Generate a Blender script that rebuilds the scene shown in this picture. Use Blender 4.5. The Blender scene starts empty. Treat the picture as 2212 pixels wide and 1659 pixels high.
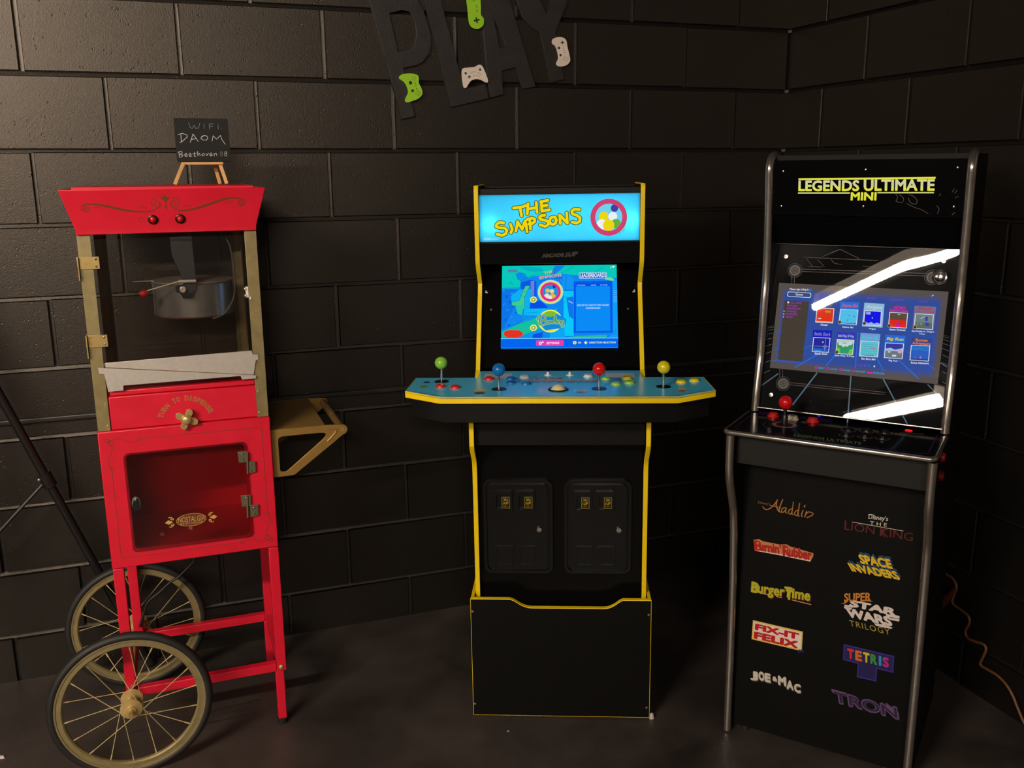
import bpy, bmesh, math, random
from math import sin, cos, pi, radians
from mathutils import Vector, Matrix
from mathutils.geometry import tessellate_polygon
random.seed(7)
S = bpy.context.scene
COL = S.collection

# ------------------------------------------------------------------ camera
FPX, PITCH, ROLL, CAMH = 2021.7, .2254, -.0078, 1.5054
CXP, CYP = 1106.0, 829.5
_r0 = Vector((1, 0, 0)); FW = Vector((0, cos(PITCH), -sin(PITCH))); _u0 = Vector((0, sin(PITCH), cos(PITCH)))
RI = _r0*cos(ROLL) + _u0*sin(ROLL); UP = _u0*cos(ROLL) - _r0*sin(ROLL)
CAM = Vector((0, 0, CAMH))
cam = bpy.data.cameras.new('camera'); cam.sensor_width = 36; cam.lens = FPX/2212*36; cam.clip_start = .02
camo = bpy.data.objects.new('camera', cam); COL.objects.link(camo)
_m = Matrix((RI, UP, -FW)).transposed().to_4x4(); _m.translation = CAM
camo.matrix_world = _m
S.camera = camo
# ------------------------------------------------------------------ world, exposure, lights
S.view_settings.view_transform = 'Standard'; S.view_settings.look = 'None'
S.view_settings.exposure = 0.0; S.view_settings.gamma = 1.0; S.view_settings.use_curve_mapping = False
W = bpy.data.worlds.new('world'); S.world = W; W.use_nodes = True
W.node_tree.nodes['Background'].inputs[0].default_value = (1, .86, .74, 1)
W.node_tree.nodes['Background'].inputs[1].default_value = .05
WARM = (1.0, .86, .71)
TUBE_RADIANCE = 410.0       # ceiling tube lamp, up and to the left behind the camera
FAR_RADIANCE = 110.0         # second, wider lamp further back in the room
MARQUEE_WATT = .22          # lamps inside the centre cabinet's marquee
TUBE_A, TUBE_B, LAMP_Z = Vector((-1.08, -.66, 2.60)), Vector((-2.85, -1.49, 2.60)), 2.60
BACK_RADIANCE = 370.0       # added lamp behind the camera, unseen, for wall sheen and shadow fill
BACK_A, BACK_B = Vector((-.40, -3.1, 2.60)), Vector((.80, -3.1, 2.60))
FAR_A, FAR_B = Vector((-3.9, -4.75, 2.60)), Vector((-6.0, -5.85, 2.60))
def lamp_material(name, k):
    m = bpy.data.materials.new(name); m.use_nodes = True; nt = m.node_tree; nt.nodes.clear()
    e = nt.nodes.new('ShaderNodeEmission'); e.inputs[0].default_value = WARM+(1,); e.inputs[1].default_value = k
    o = nt.nodes.new('ShaderNodeOutputMaterial'); nt.links.new(e.outputs[0], o.inputs[0]); return m
TUBE_LIGHT = lamp_material('tube_light', TUBE_RADIANCE); FAR_LIGHT = lamp_material('far_tube_light', FAR_RADIANCE); BACK_LIGHT = lamp_material('added_back_light', BACK_RADIANCE)
# ------------------------------------------------------------------ helpers: rays and frames
def ray(u, v): return FW + RI*((u-CXP)/FPX) - UP*((v-CYP)/FPX)
YAW = .3452; WD = 3.1207
TW = Vector((cos(YAW), sin(YAW), 0)); NW = Vector((-sin(YAW), cos(YAW), 0))
CORNER = Vector((0, WD, 0)) + TW*1.045

class Frame:
    """A drawing plane: matrix of the thing, local origin and two local axes."""
    def __init__(s, M, O, ex, ey):
        s.M = M; s.O = Vector(O); s.ex = Vector(ex).normalized(); s.ey = Vector(ey).normalized(); s.n = s.ex.cross(s.ey)
        R = M.to_3x3(); s.wO = M @ s.O; s.wx = R @ s.ex; s.wy = R @ s.ey; s.wn = R @ s.n
    def px(s, u, v):                       # where a measured picture point falls on this plane
        d = ray(u, v); t = (s.wO-CAM).dot(s.wn)/d.dot(s.wn); q = CAM + d*t - s.wO
        return (q.dot(s.wx), q.dot(s.wy))
    def P(s, x, y, z=0): return s.O + s.ex*x + s.ey*y + s.n*z
def Zm(x0, y0, k): return lambda x, y: (x0 + x/k, y0 + y/k)

# ------------------------------------------------------------------ materials
def lin(c):
    c = c/255
    return c/12.92 if c <= .04045 else ((c+.055)/1.055)**2.4
def rgb(c): return (lin(c[0]), lin(c[1]), lin(c[2]), 1)
_mats = {}
def mat(name, c, rough=.5, metal=0, var=0.0, vscale=30, bump=0.0, bscale=200, spec=.5, coat=0, trans=0):
    if name in _mats: return _mats[name]
    m = bpy.data.materials.new(name); m.use_nodes = True; nt = m.node_tree; b = nt.nodes['Principled BSDF']
    col = rgb(c)
    b.inputs['Base Color'].default_value = col; b.inputs['Roughness'].default_value = rough
    b.inputs['Metallic'].default_value = metal; b.inputs['Specular IOR Level'].default_value = spec
    b.inputs['Coat Weight'].default_value = coat; b.inputs['Coat Roughness'].default_value = .08
    tc = nt.nodes.new('ShaderNodeTexCoord')
    if var:
        n = nt.nodes.new('ShaderNodeTexNoise'); n.inputs['Scale'].default_value = vscale; n.inputs['Detail'].default_value = 6
        r = nt.nodes.new('ShaderNodeValToRGB')
        r.color_ramp.elements[0].position = .3; r.color_ramp.elements[1].position = .7
        r.color_ramp.elements[0].color = tuple(x*(1-var) for x in col[:3])+(1,)
        r.color_ramp.elements[1].color = tuple(min(1, x*(1+var)) for x in col[:3])+(1,)
        nt.links.new(tc.outputs['Object'], n.inputs['Vector']); nt.links.new(n.outputs['Fac'], r.inputs['Fac'])
        nt.links.new(r.outputs['Color'], b.inputs['Base Color'])
        mr = nt.nodes.new('ShaderNodeMapRange'); mr.inputs['To Min'].default_value = max(.02, rough-.08); mr.inputs['To Max'].default_value = min(1, rough+.08)
        nt.links.new(n.outputs['Fac'], mr.inputs['Value']); nt.links.new(mr.outputs['Result'], b.inputs['Roughness'])
    if bump:
        n2 = nt.nodes.new('ShaderNodeTexNoise'); n2.inputs['Scale'].default_value = bscale; n2.inputs['Detail'].default_value = 3
        bp = nt.nodes.new('ShaderNodeBump'); bp.inputs['Strength'].default_value = bump; bp.inputs['Distance'].default_value = .002
        nt.links.new(tc.outputs['Object'], n2.inputs['Vector']); nt.links.new(n2.outputs['Fac'], bp.inputs['Height']); nt.links.new(bp.outputs['Normal'], b.inputs['Normal'])
    _mats[name] = m; return m
def emit(c, k=1.0, name=None):
    name = name or 'lit_%d_%d_%d_%g' % (c[0], c[1], c[2], k)
    if name in _mats: return _mats[name]
    m = bpy.data.materials.new(name); m.use_nodes = True; nt = m.node_tree; nt.nodes.clear()
    e = nt.nodes.new('ShaderNodeEmission'); e.inputs[0].default_value = rgb(c); e.inputs[1].default_value = k
    o = nt.nodes.new('ShaderNodeOutputMaterial'); nt.links.new(e.outputs[0], o.inputs[0])
    _mats[name] = m; return m
def translucent(c):
    name = 'backlit_print_%d_%d_%d' % c
    if name in _mats: return _mats[name]
    m = bpy.data.materials.new(name); m.use_nodes = True; nt = m.node_tree; nt.nodes.clear()
    t = nt.nodes.new('ShaderNodeBsdfTranslucent'); d = nt.nodes.new('ShaderNodeBsdfDiffuse'); mx = nt.nodes.new('ShaderNodeMixShader')
    t.inputs[0].default_value = rgb(c); d.inputs[0].default_value = rgb(c); mx.inputs[0].default_value = .25
    o = nt.nodes.new('ShaderNodeOutputMaterial')
    nt.links.new(t.outputs[0], mx.inputs[1]); nt.links.new(d.outputs[0], mx.inputs[2]); nt.links.new(mx.outputs[0], o.inputs[0])
    _mats[name] = m; return m
def pane(name, tint=(255, 255, 255), rough=.02, ior=1.45, haze=0.0, hazec=(120, 100, 85)):
    """thin clear sheet: see-through with a mirror layer"""
    if name in _mats: return _mats[name]
    m = bpy.data.materials.new(name); m.use_nodes = True; nt = m.node_tree; nt.nodes.clear()
    t = nt.nodes.new('ShaderNodeBsdfTransparent'); t.inputs[0].default_value = rgb(tint)
    g = nt.nodes.new('ShaderNodeBsdfGlossy'); g.inputs['Roughness'].default_value = rough
    f = nt.nodes.new('ShaderNodeFresnel'); f.inputs[0].default_value = ior
    mx = nt.nodes.new('ShaderNodeMixShader'); o = nt.nodes.new('ShaderNodeOutputMaterial')
    nt.links.new(f.outputs[0], mx.inputs[0]); nt.links.new(g.outputs[0], mx.inputs[2])
    if haze:
        d = nt.nodes.new('ShaderNodeBsdfDiffuse'); d.inputs[0].default_value = rgb(hazec)
        m2 = nt.nodes.new('ShaderNodeMixShader'); m2.inputs[0].default_value = haze
        nt.links.new(t.outputs[0], m2.inputs[1]); nt.links.new(d.outputs[0], m2.inputs[2]); nt.links.new(m2.outputs[0], mx.inputs[1])
    else: nt.links.new(t.outputs[0], mx.inputs[1])
    nt.links.new(mx.outputs[0], o.inputs[0]); _mats[name] = m; return m

def block_paint(name):
    m = bpy.data.materials.new(name); m.use_nodes = True; nt = m.node_tree; b = nt.nodes['Principled BSDF']
    tc = nt.nodes.new('ShaderNodeTexCoord')
    n = nt.nodes.new('ShaderNodeTexNoise'); n.inputs['Scale'].default_value = 2.2; n.inputs['Detail'].default_value = 5
    r = nt.nodes.new('ShaderNodeValToRGB'); r.color_ramp.elements[0].position = .3; r.color_ramp.elements[1].position = .75
    r.color_ramp.elements[0].color = (.0026, .0024, .0023, 1); r.color_ramp.elements[1].color = (.0045, .0041, .0038, 1)
    nt.links.new(tc.outputs['Object'], n.inputs['Vector']); nt.links.new(n.outputs['Fac'], r.inputs['Fac']); nt.links.new(r.outputs['Color'], b.inputs['Base Color'])
    b.inputs['Roughness'].default_value = .42; b.inputs['Specular IOR Level'].default_value = .8; b.inputs['Specular Tint'].default_value = (1, .86, .72, 1)
    # pits and grain of the concrete block under the paint
    n1 = nt.nodes.new('ShaderNodeTexNoise'); n1.inputs['Scale'].default_value = 290; n1.inputs['Detail'].default_value = 4
    v = nt.nodes.new('ShaderNodeTexVoronoi'); v.inputs['Scale'].default_value = 85
    n3 = nt.nodes.new('ShaderNodeTexNoise'); n3.inputs['Scale'].default_value = 38; n3.inputs['Detail'].default_value = 3
    rp = nt.nodes.new('ShaderNodeMapRange'); rp.inputs['From Min'].default_value = .0; rp.inputs['From Max'].default_value = .26
    gate = nt.nodes.new('ShaderNodeMapRange'); gate.inputs['From Min'].default_value = .52; gate.inputs['From Max'].default_value = .60
    for k in (n1, v, n3): nt.links.new(tc.outputs['Object'], k.inputs['Vector'])
    nt.links.new(v.outputs['Distance'], rp.inputs['Value']); nt.links.new(n3.outputs['Fac'], gate.inputs['Value'])
    inv = nt.nodes.new('ShaderNodeMath'); inv.operation = 'SUBTRACT'; inv.inputs[0].default_value = 1.0; nt.links.new(rp.outputs['Result'], inv.inputs[1])
    mu = nt.nodes.new('ShaderNodeMath'); mu.operation = 'MULTIPLY'; nt.links.new(inv.outputs[0], mu.inputs[0]); nt.links.new(gate.outputs['Result'], mu.inputs[1])
    m3 = nt.nodes.new('ShaderNodeMath'); m3.operation = 'MULTIPLY'; m3.inputs[1].default_value = 2.2; nt.links.new(mu.outputs[0], m3.inputs[0]); mu = m3
    sb = nt.nodes.new('ShaderNodeMath'); sb.operation = 'SUBTRACT'; nt.links.new(n1.outputs['Fac'], sb.inputs[0]); nt.links.new(mu.outputs[0], sb.inputs[1])
    bp = nt.nodes.new('ShaderNodeBump'); bp.inputs['Strength'].default_value = .28; bp.inputs['Distance'].default_value = .0024
    nt.links.new(sb.outputs[0], bp.inputs['Height']); nt.links.new(bp.outputs['Normal'], b.inputs['Normal'])
    return m
def floor_paint():
    m = bpy.data.materials.new('floor_paint'); m.use_nodes = True; nt = m.node_tree; b = nt.nodes['Principled BSDF']
    tc = nt.nodes.new('ShaderNodeTexCoord')
    n = nt.nodes.new('ShaderNodeTexNoise'); n.inputs['Scale'].default_value = 3.0; n.inputs['Detail'].default_value = 9; n.inputs['Roughness'].default_value = .65
    r = nt.nodes.new('ShaderNodeValToRGB'); r.color_ramp.elements[0].position = .35; r.color_ramp.elements[1].position = .72
    r.color_ramp.elements[0].color = (.027, .0215, .019, 1); r.color_ramp.elements[1].color = (.074, .058, .051, 1)
    nt.links.new(tc.outputs['Object'], n.inputs['Vector']); nt.links.new(n.outputs['Fac'], r.inputs['Fac']); nt.links.new(r.outputs['Color'], b.inputs['Base Color'])
    mr = nt.nodes.new('ShaderNodeMapRange'); mr.inputs['To Min'].default_value = .3; mr.inputs['To Max'].default_value = .55
    nt.links.new(n.outputs['Fac'], mr.inputs['Value']); nt.links.new(mr.outputs['Result'], b.inputs['Roughness'])
    n2 = nt.nodes.new('ShaderNodeTexNoise'); n2.inputs['Scale'].default_value = 60; n2.inputs['Detail'].default_value = 4
    bp = nt.nodes.new('ShaderNodeBump'); bp.inputs['Strength'].default_value = .25; bp.inputs['Distance'].default_value = .002
    nt.links.new(tc.outputs['Object'], n2.inputs['Vector']); nt.links.new(n2.outputs['Fac'], bp.inputs['Height']); nt.links.new(bp.outputs['Normal'], b.inputs['Normal'])
    return m

# ------------------------------------------------------------------ mesh builder
class MB:
    def __init__(s, m=None): s.v = []; s.f = []; s.fm = []; s.mats = []; s.cur = 0; s.use(m)
    def use(s, m):
        if m is None: return s
        if m not in s.mats: s.mats.append(m)
        s.cur = s.mats.index(m); return s
    def add(s, vs, fs):
        b = len(s.v); s.v += [tuple(x) for x in vs]
        for f in fs: s.f.append(tuple(i+b for i in f)); s.fm.append(s.cur)
        return s
    def box(s, x0, x1, y0, y1, z0, z1, T=None):
        vs = [Vector((x, y, z)) for z in (z0, z1) for y in (y0, y1) for x in (x0, x1)]
        if T: vs = [T @ v for v in vs]
        return s.add(vs, [(0, 2, 3, 1), (4, 5, 7, 6), (0, 1, 5, 4), (2, 6, 7, 3), (0, 4, 6, 2), (1, 3, 7, 5)])
    def tube(s, path, r, seg=10, closed=False, caps=True):
        P = [Vector(p) for p in path]; n = len(P); rr = r if isinstance(r, (list, tuple)) else [r]*n
        rings = []; prev = None
        for i in range(n):
            if closed: t = (P[(i+1) % n]-P[i-1])
            else: t = P[min(i+1, n-1)]-P[max(i-1, 0)]
            t.normalize()
            if prev is None:
                a = Vector((0, 0, 1)) if abs(t.z) < .9 else Vector((1, 0, 0))
                prev = (a - t*a.dot(t)).normalized()
            prev = (prev - t*prev.dot(t)).normalized(); q = t.cross(prev)
            rings.append([P[i] + (prev*cos(2*pi*k/seg) + q*sin(2*pi*k/seg))*rr[i] for k in range(seg)])
        vs = [v for rg in rings for v in rg]; fs = []
        for i in range(n if closed else n-1):
            j = (i+1) % n
            for k in range(seg): fs.append((i*seg+k, i*seg+(k+1) % seg, j*seg+(k+1) % seg, j*seg+k))
        if caps and not closed:
            fs.append(tuple(range(seg))[::-1]); fs.append(tuple((n-1)*seg+k for k in range(seg)))
        return s.add(vs, fs)
    def lathe(s, prof, O=(0, 0, 0), ax=(0, 0, 1), seg=32, closed=False):
        O = Vector(O); ax = Vector(ax).normalized(); a = Vector((1, 0, 0)) if abs(ax.x) < .9 else Vector((0, 1, 0))
        a = (a-ax*a.dot(ax)).normalized(); b = ax.cross(a)
        vs = []; n = len(prof)
        for (r, h) in prof:
            for k in range(seg): vs.append(O + ax*h + (a*cos(2*pi*k/seg)+b*sin(2*pi*k/seg))*r)
        fs = []
        for i in range(n if closed else n-1):
            j = (i+1) % n
            for k in range(seg): fs.append((i*seg+k, i*seg+(k+1) % seg, j*seg+(k+1) % seg, j*seg+k))
        if not closed:
            if prof[0][0] > 1e-6: fs.append(tuple(range(seg))[::-1])
            if prof[-1][0] > 1e-6: fs.append(tuple((n-1)*seg+k for k in range(seg)))
        return s.add(vs, fs)
    def ball(s, O, r, seg=24):
        return s.lathe([(max(1e-5, r*sin(pi*i/14)), -r*cos(pi*i/14)) for i in range(15)], O, (0, 0, 1), seg)
    def prism(s, F, outer, z0, z1, holes=(), z1f=None):
        loops = [list(outer)]+[list(h) for h in holes]
        flat = [p for l in loops for p in l]
        tris = tessellate_polygon([[Vector((p[0], p[1], 0)) for p in l] for l in loops])
        n = len(flat); vs = [F.P(p[0], p[1], z1) for p in flat] + [F.P(p[0], p[1], z0) for p in flat]
        fs = [tuple(t) for t in tris] + [tuple(i+n for i in t)[::-1] for t in tris]
        b = 0
        for l in loops:
            m = len(l)
            for i in range(m): j = (i+1) % m; fs.append((b+i, b+n+i, b+n+j, b+j))
            b += m
        return s.add(vs, fs)
    # flat print on a plane
    def poly(s, F, pts, z, m=None, holes=()):
        s.use(m); loops = [list(pts)]+[list(h) for h in holes]; flat = [p for l in loops for p in l]
        if len(flat) == 4 and not holes: return s.add([F.P(p[0], p[1], z) for p in flat], [(0, 1, 2, 3)])
        tris = tessellate_polygon([[Vector((p[0], p[1], 0)) for p in l] for l in loops])
        return s.add([F.P(p[0], p[1], z) for p in flat], [tuple(t) for t in tris])
    def disc(s, F, c, r, z, m=None, r2=None, seg=28, rot=0):
        r2 = r2 or r
        pts = [(c[0]+r*cos(2*pi*k/seg)*cos(rot)-r2*sin(2*pi*k/seg)*sin(rot), c[1]+r*cos(2*pi*k/seg)*sin(rot)+r2*sin(2*pi*k/seg)*cos(rot)) for k in range(seg)]
        s.use(m); return s.add([F.P(p[0], p[1], z) for p in pts], [tuple(range(seg))])
    def ring(s, F, c, r, w, z, m=None, seg=40):
        s.use(m); vs = []
        for k in range(seg):
            a = 2*pi*k/seg
            vs.append(F.P(c[0]+r*cos(a), c[1]+r*sin(a), z)); vs.append(F.P(c[0]+(r-w)*cos(a), c[1]+(r-w)*sin(a), z))
        return s.add(vs, [(2*k, 2*((k+1) % seg), 2*((k+1) % seg)+1, 2*k+1) for k in range(seg)])
    def stroke(s, F, pts, w, z, m=None, cap=True, w2=None):
        s.use(m); n = len(pts)
        for i in range(n-1):
            a = Vector(pts[i]); b = Vector(pts[i+1]); d = b-a
            if d.length < 1e-7: continue
            q = Vector((-d.y, d.x)).normalized()*w/2
            s.add([F.P(*(a+q), z), F.P(*(a-q), z), F.P(*(b-q), z), F.P(*(b+q), z)], [(0, 1, 2, 3)])
        if cap:
            for i, p in enumerate(pts): s.disc(F, p, w/2, z+.00002+.00001*(i % 3), None, seg=10)
        return s
    def text(s, F, txt, bl, br, tl, z, m=None, bold=0.0, shear=0.0, space=1.0):
        """letters fitted into the parallelogram bl-br-tl (plane coordinates)"""
        s.use(m); vs, fs = glyphs(txt, bold, shear, space)
        if not vs: return s
        x0 = min(v[0] for v in vs); x1 = max(v[0] for v in vs); y0 = min(v[1] for v in vs); y1 = max(v[1] for v in vs)
        bl, br, tl = Vector(bl), Vector(br), Vector(tl)
        out = []
        for v in vs:
            p = bl + (br-bl)*((v[0]-x0)/max(1e-6, x1-x0)) + (tl-bl)*((v[1]-y0)/max(1e-6, y1-y0)); out.append(F.P(p.x, p.y, z+v[2]))
        return s.add(out, fs)
    def textpx(s, F, txt, bl, br, tl, z, m=None, **k): return s.text(F, txt, F.px(*bl), F.px(*br), F.px(*tl), z, m, **k)

_gc = {}
def glyphs(txt, bold, shear, space):
    key = (txt, bold, shear, space)
    if key in _gc: return _gc[key]
    c = bpy.data.curves.new('lettering', 'FONT'); c.body = txt; c.shear = shear; c.space_character = space; c.resolution_u = 3
    o = bpy.data.objects.new('lettering', c); COL.objects.link(o)
    dg = bpy.context.evaluated_depsgraph_get(); me = bpy.data.meshes.new_from_object(o.evaluated_get(dg))
    vs = [tuple(v.co) for v in me.vertices]; fs = [tuple(p.vertices) for p in me.polygons]
    if bold:                               # heavier weight: the same letters overprinted a hair apart
        v0, f0 = vs, fs; vs = []; fs = []
        for k in range(9):
            dx, dy = (0, 0) if k == 8 else (bold*cos(k*pi/4), bold*sin(k*pi/4))
            b = len(vs); vs += [(x+dx, y+dy, k*.00002) for x, y, z in v0]; fs += [tuple(i+b for i in f) for f in f0]
    bpy.data.objects.remove(o); bpy.data.curves.remove(c); bpy.data.meshes.remove(me)
    _gc[key] = (vs, fs); return vs, fs

def obj(name, mb, parent=None, bevel=0, flat=False, smooth=38, recalc=True, bseg=2):
    me = bpy.data.meshes.new(name); me.from_pydata(mb.v, [], mb.f)
    for m in mb.mats: me.materials.append(m)
    me.polygons.foreach_set('material_index', mb.fm)
    if recalc:
        bm = bmesh.new(); bm.from_mesh(me); bmesh.ops.recalc_face_normals(bm, faces=bm.faces); bm.to_mesh(me); bm.free()
    if not flat:
        me.polygons.foreach_set('use_smooth', [True]*len(me.polygons)); me.set_sharp_from_angle(angle=radians(smooth))
    me.update()
    o = bpy.data.objects.new(name, me); COL.objects.link(o)
    if parent is not None: o.parent = parent
    if bevel:
        b = o.modifiers.new('bevel', 'BEVEL'); b.width = bevel; b.segments = bseg; b.limit_method = 'ANGLE'; b.angle_limit = radians(40)
    return o
def tag(o, label, cat, group=None):
    o['label'] = label; o['category'] = cat
    if group: o['group'] = group
    return o
def thing(name, label, cat, loc, rz=0, group=None, lean=0):
    o = bpy.data.objects.new(name, None); COL.objects.link(o); o.empty_display_size = .1
    o.location = loc; o.rotation_euler = (0, lean, rz); tag(o, label, cat, group)
    return o, Matrix.Translation(Vector(loc)) @ Matrix.Rotation(rz, 4, 'Z') @ Matrix.Rotation(lean, 4, 'Y')
def struct(o): o['kind'] = 'structure'; return o
def rrect(x0, x1, y0, y1, r, n=5):
    pts = []
    for cx, cy, a0 in ((x1-r, y1-r, 0), (x0+r, y1-r, pi/2), (x0+r, y0+r, pi), (x1-r, y0+r, 1.5*pi)):
        for k in range(n+1): a = a0+pi/2*k/n; pts.append((cx+r*cos(a), cy+r*sin(a)))
    return pts
def curve(pts, n=6):
    """Catmull-Rom through points (2D or 3D)"""
    P = [Vector(p) for p in pts]; out = []
    for i in range(len(P)-1):
        p0 = P[max(i-1, 0)]; p1 = P[i]; p2 = P[i+1]; p3 = P[min(i+2, len(P)-1)]
        for k in range(n):
            t = k/n; out.append(.5*((2*p1)+(p2-p0)*t+(2*p0-5*p1+4*p2-p3)*t*t+(3*p1-p0-3*p2+p3)*t**3))
    out.append(P[-1]); return out
def copy_tree(o, parent=None):
    c = o.copy(); COL.objects.link(c)
    if parent is not None: c.parent = parent
    for ch in [x for x in bpy.data.objects if x.parent == o]: copy_tree(ch, c)
    return c
# ================================================================== ROOM
BLACKWALL = block_paint('black_block_paint')
MW = Matrix.Translation(Vector((0, WD, 0))) @ Matrix.Rotation(YAW, 4, 'Z')
MR = Matrix.Translation(CORNER) @ Matrix.Rotation(YAW-pi/2, 4, 'Z')
ZTOP, CH, BL = 1.9718, .2032, .4064
def block_wall(name, M, x0, x1, phase, z1, seed):
    rnd = random.Random(seed); mb = MB(BLACKWALL)
    k = -6
    while True:
        zt = ZTOP - k*CH; zb = zt - CH; k += 1
        if zt < .004: break
        if zb > z1: continue
        off = phase if (k-1) % 2 == 1 else phase + BL/2
        i0 = math.floor((x0-off)/BL)
        i = i0
        while off + i*BL < x1:
            a = max(x0, off+i*BL); b = min(x1, off+(i+1)*BL); i += 1
            if b-a < .02: continue
            j = lambda s=.0012: rnd.uniform(-s, s)
            g = .0044; e = .0030; dep = j(.0016)
            A = a+g+j() if a > x0+1e-6 else a-.02; Bx = b-g+j() if b < x1-1e-6 else b+.02
            lo = zb+g+j() if zb > 0 else -.02; hi = zt-g+j()
            if hi-lo < .03: continue
            R = .012
            vs = [(A, R, lo), (Bx, R, lo), (Bx, R, hi), (A, R, hi),
                  (A+e*.45, R*.30+dep, lo+e*.45), (Bx-e*.45, R*.30+dep, lo+e*.45), (Bx-e*.45, R*.30+dep, hi-e*.45), (A+e*.45, R*.30+dep, hi-e*.45),
                  (A+e, dep, lo+e), (Bx-e, dep, lo+e), (Bx-e, dep, hi-e), (A+e, dep, hi-e)]
            fs = [(8, 9, 10, 11)]
            for q in (0, 4):
                for n in range(4): m = (n+1) % 4; fs.append((q+n, q+m, q+4+m, q+4+n))
            mb.add(vs, fs)
            if b < x1-1e-6:      # struck vertical joint, shallower on its right
                w = g+.0016; mb.add([(b-w, .0115, lo), (b+w, .0092, lo), (b+w, .0092, hi), (b-w, .0115, hi)], [(0, 1, 2, 3)])
        if .02 < zb < z1:        # struck bed joint, shallower at its lower edge
            w = g+.0016; n = 60
            for q in range(n):
                xa, xb_ = x0+(x1-x0)*q/n, x0+(x1-x0)*(q+1)/n
                mb.add([(xa, .0072, zb-w), (xb_, .0072, zb-w), (xb_, .0115, zb+w), (xa, .0115, zb+w)], [(0, 1, 2, 3)])
    mb.add([(x0, .0121, 0), (x1, .0121, 0), (x1, .0121, z1+.3), (x0, .0121, z1+.3)], [(0, 1, 2, 3)])
    o = obj(name, mb, smooth=12, recalc=False); o.matrix_world = M; return struct(o)
block_wall('wall_back', MW, -3.2, 1.045, -1.1933, 2.5, 3)
block_wall('wall_right', MR, 0.0, 4.2, .2032, 2.5, 5)
fl = MB(floor_paint())
cR = CORNER - NW*4.2; cL = Vector((0, WD, 0)) - TW*3.2
fl.add([(CORNER.x, CORNER.y, 0), (cL.x, cL.y, 0), (-7.5, -7.5, 0), (2.6, -7.5, 0), (cR.x, cR.y, 0)], [(0, 1, 2, 3, 4)])
struct(obj('floor', fl, recalc=False))
ce = MB(mat('black_ceiling', (10, 9, 9), .9, var=.2, vscale=5))
ce.add([(CORNER.x, CORNER.y, 2.78), (cL.x, cL.y, 2.78), (-7.5, -7.5, 2.78), (2.6, -7.5, 2.78), (cR.x, cR.y, 2.78)], [(0, 1, 2, 3, 4)])
struct(obj('ceiling', ce, recalc=False))
pipe = MB(mat('black_conduit_paint', (44, 40, 37), .42, var=.2, vscale=20))
pipe.box(-3.2, 1.03, -.016, -.0005, .801, .818)
o = obj('trim_1', pipe, bevel=.005, bseg=3); o.matrix_world = MW; struct(o)

# ------------------------------------------------------------------ wall letters and cut-out controllers
FW_ = Frame(MW, (0, 0, 0), (1, 0, 0), (0, 0, 1))
def on_wall(name, label, cat, pts, z0, z1, m, group=None, holes=(), marks=None, bevel=.0015):
    P = [FW_.px(*p) for p in pts]; H = [[FW_.px(*p) for p in h] for h in holes]
    cx = sum(p[0] for p in P)/len(P); cz = sum(p[1] for p in P)/len(P)
    M = MW @ Matrix.Translation(Vector((cx, 0, cz))); F = Frame(M, (0, 0, 0), (1, 0, 0), (0, 0, 1))
    mb = MB(m); mb.prism(F, [(p[0]-cx, p[1]-cz) for p in P], z0, z1, [[(p[0]-cx, p[1]-cz) for p in h] for h in H])
    o = obj(name, mb, bevel=bevel); o.matrix_world = M
    if marks:
        k = MB(); marks(k, F, z1+.0004); obj('printed_buttons', k, o, flat=True, recalc=False)
    return tag(o, label, cat, group)
LET = mat('black_letter_paint', (36, 32, 30), .55, var=.25, vscale=40, bump=.3, bscale=150)
G1 = 'black wooden letters on the block wall'
on_wall('wall_letter', 'black painted wooden letter P tilted on the block wall, leftmost of the sign', 'letter',
        [(790, -18), (866, 258), (895, 252), (870, 148), (895, 143), (912, 135), (924, 120), (930, 100), (929, 78), (914, 25), (896, -8), (858, -25)], 0, .011, LET, G1,
        [[(840, 30), (866, 23), (884, 27), (893, 45), (898, 75), (893, 98), (878, 108), (858, 112)]])
on_wall('wall_letter', 'black painted wooden letter L on the block wall, between the P and the A', 'letter',
        [(908, -20), (972, 232), (1054, 213), (1046, 181), (1001, 193), (943, -28)], 0, .011, LET, G1)
on_wall('wall_letter', 'black painted wooden letter A on the block wall, right after the L', 'letter',
        [(1036, -12), (1041, 66), (1050, 166), (1057, 212), (1085, 205), (1082, 154), (1111, 146), (1126, 193), (1155, 188), (1092, -22)], 0, .011, LET, G1,
        [[(1066, 45), (1090, 100), (1076, 104)]])
on_wall('wall_letter', 'black painted wooden letter Y on the block wall, rightmost of the sign', 'letter',
        [(1187, 180), (1216, 172), (1197, 72), (1222, 10), (1225, -40), (1195, -40), (1178, 30), (1150, -30), (1100, -30), (1126, 39), (1145, 60), (1165, 73)], 0, .011, LET, G1)
z4 = Zm(760, 0, 4.096); K4 = 1/4.096*1.29e-3     # metres on the wall per zoomed pixel
LIME = mat('lime_foam', (150, 205, 30), .6, var=.04); CREAM = mat('white_foam', (226, 210, 196), .6, var=.04)
INK = mat('dark_print', (40, 36, 30), .7); INK2 = mat('grey_print', (150, 135, 120), .7); INKG = mat('green_print', (85, 125, 20), .7)
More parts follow.
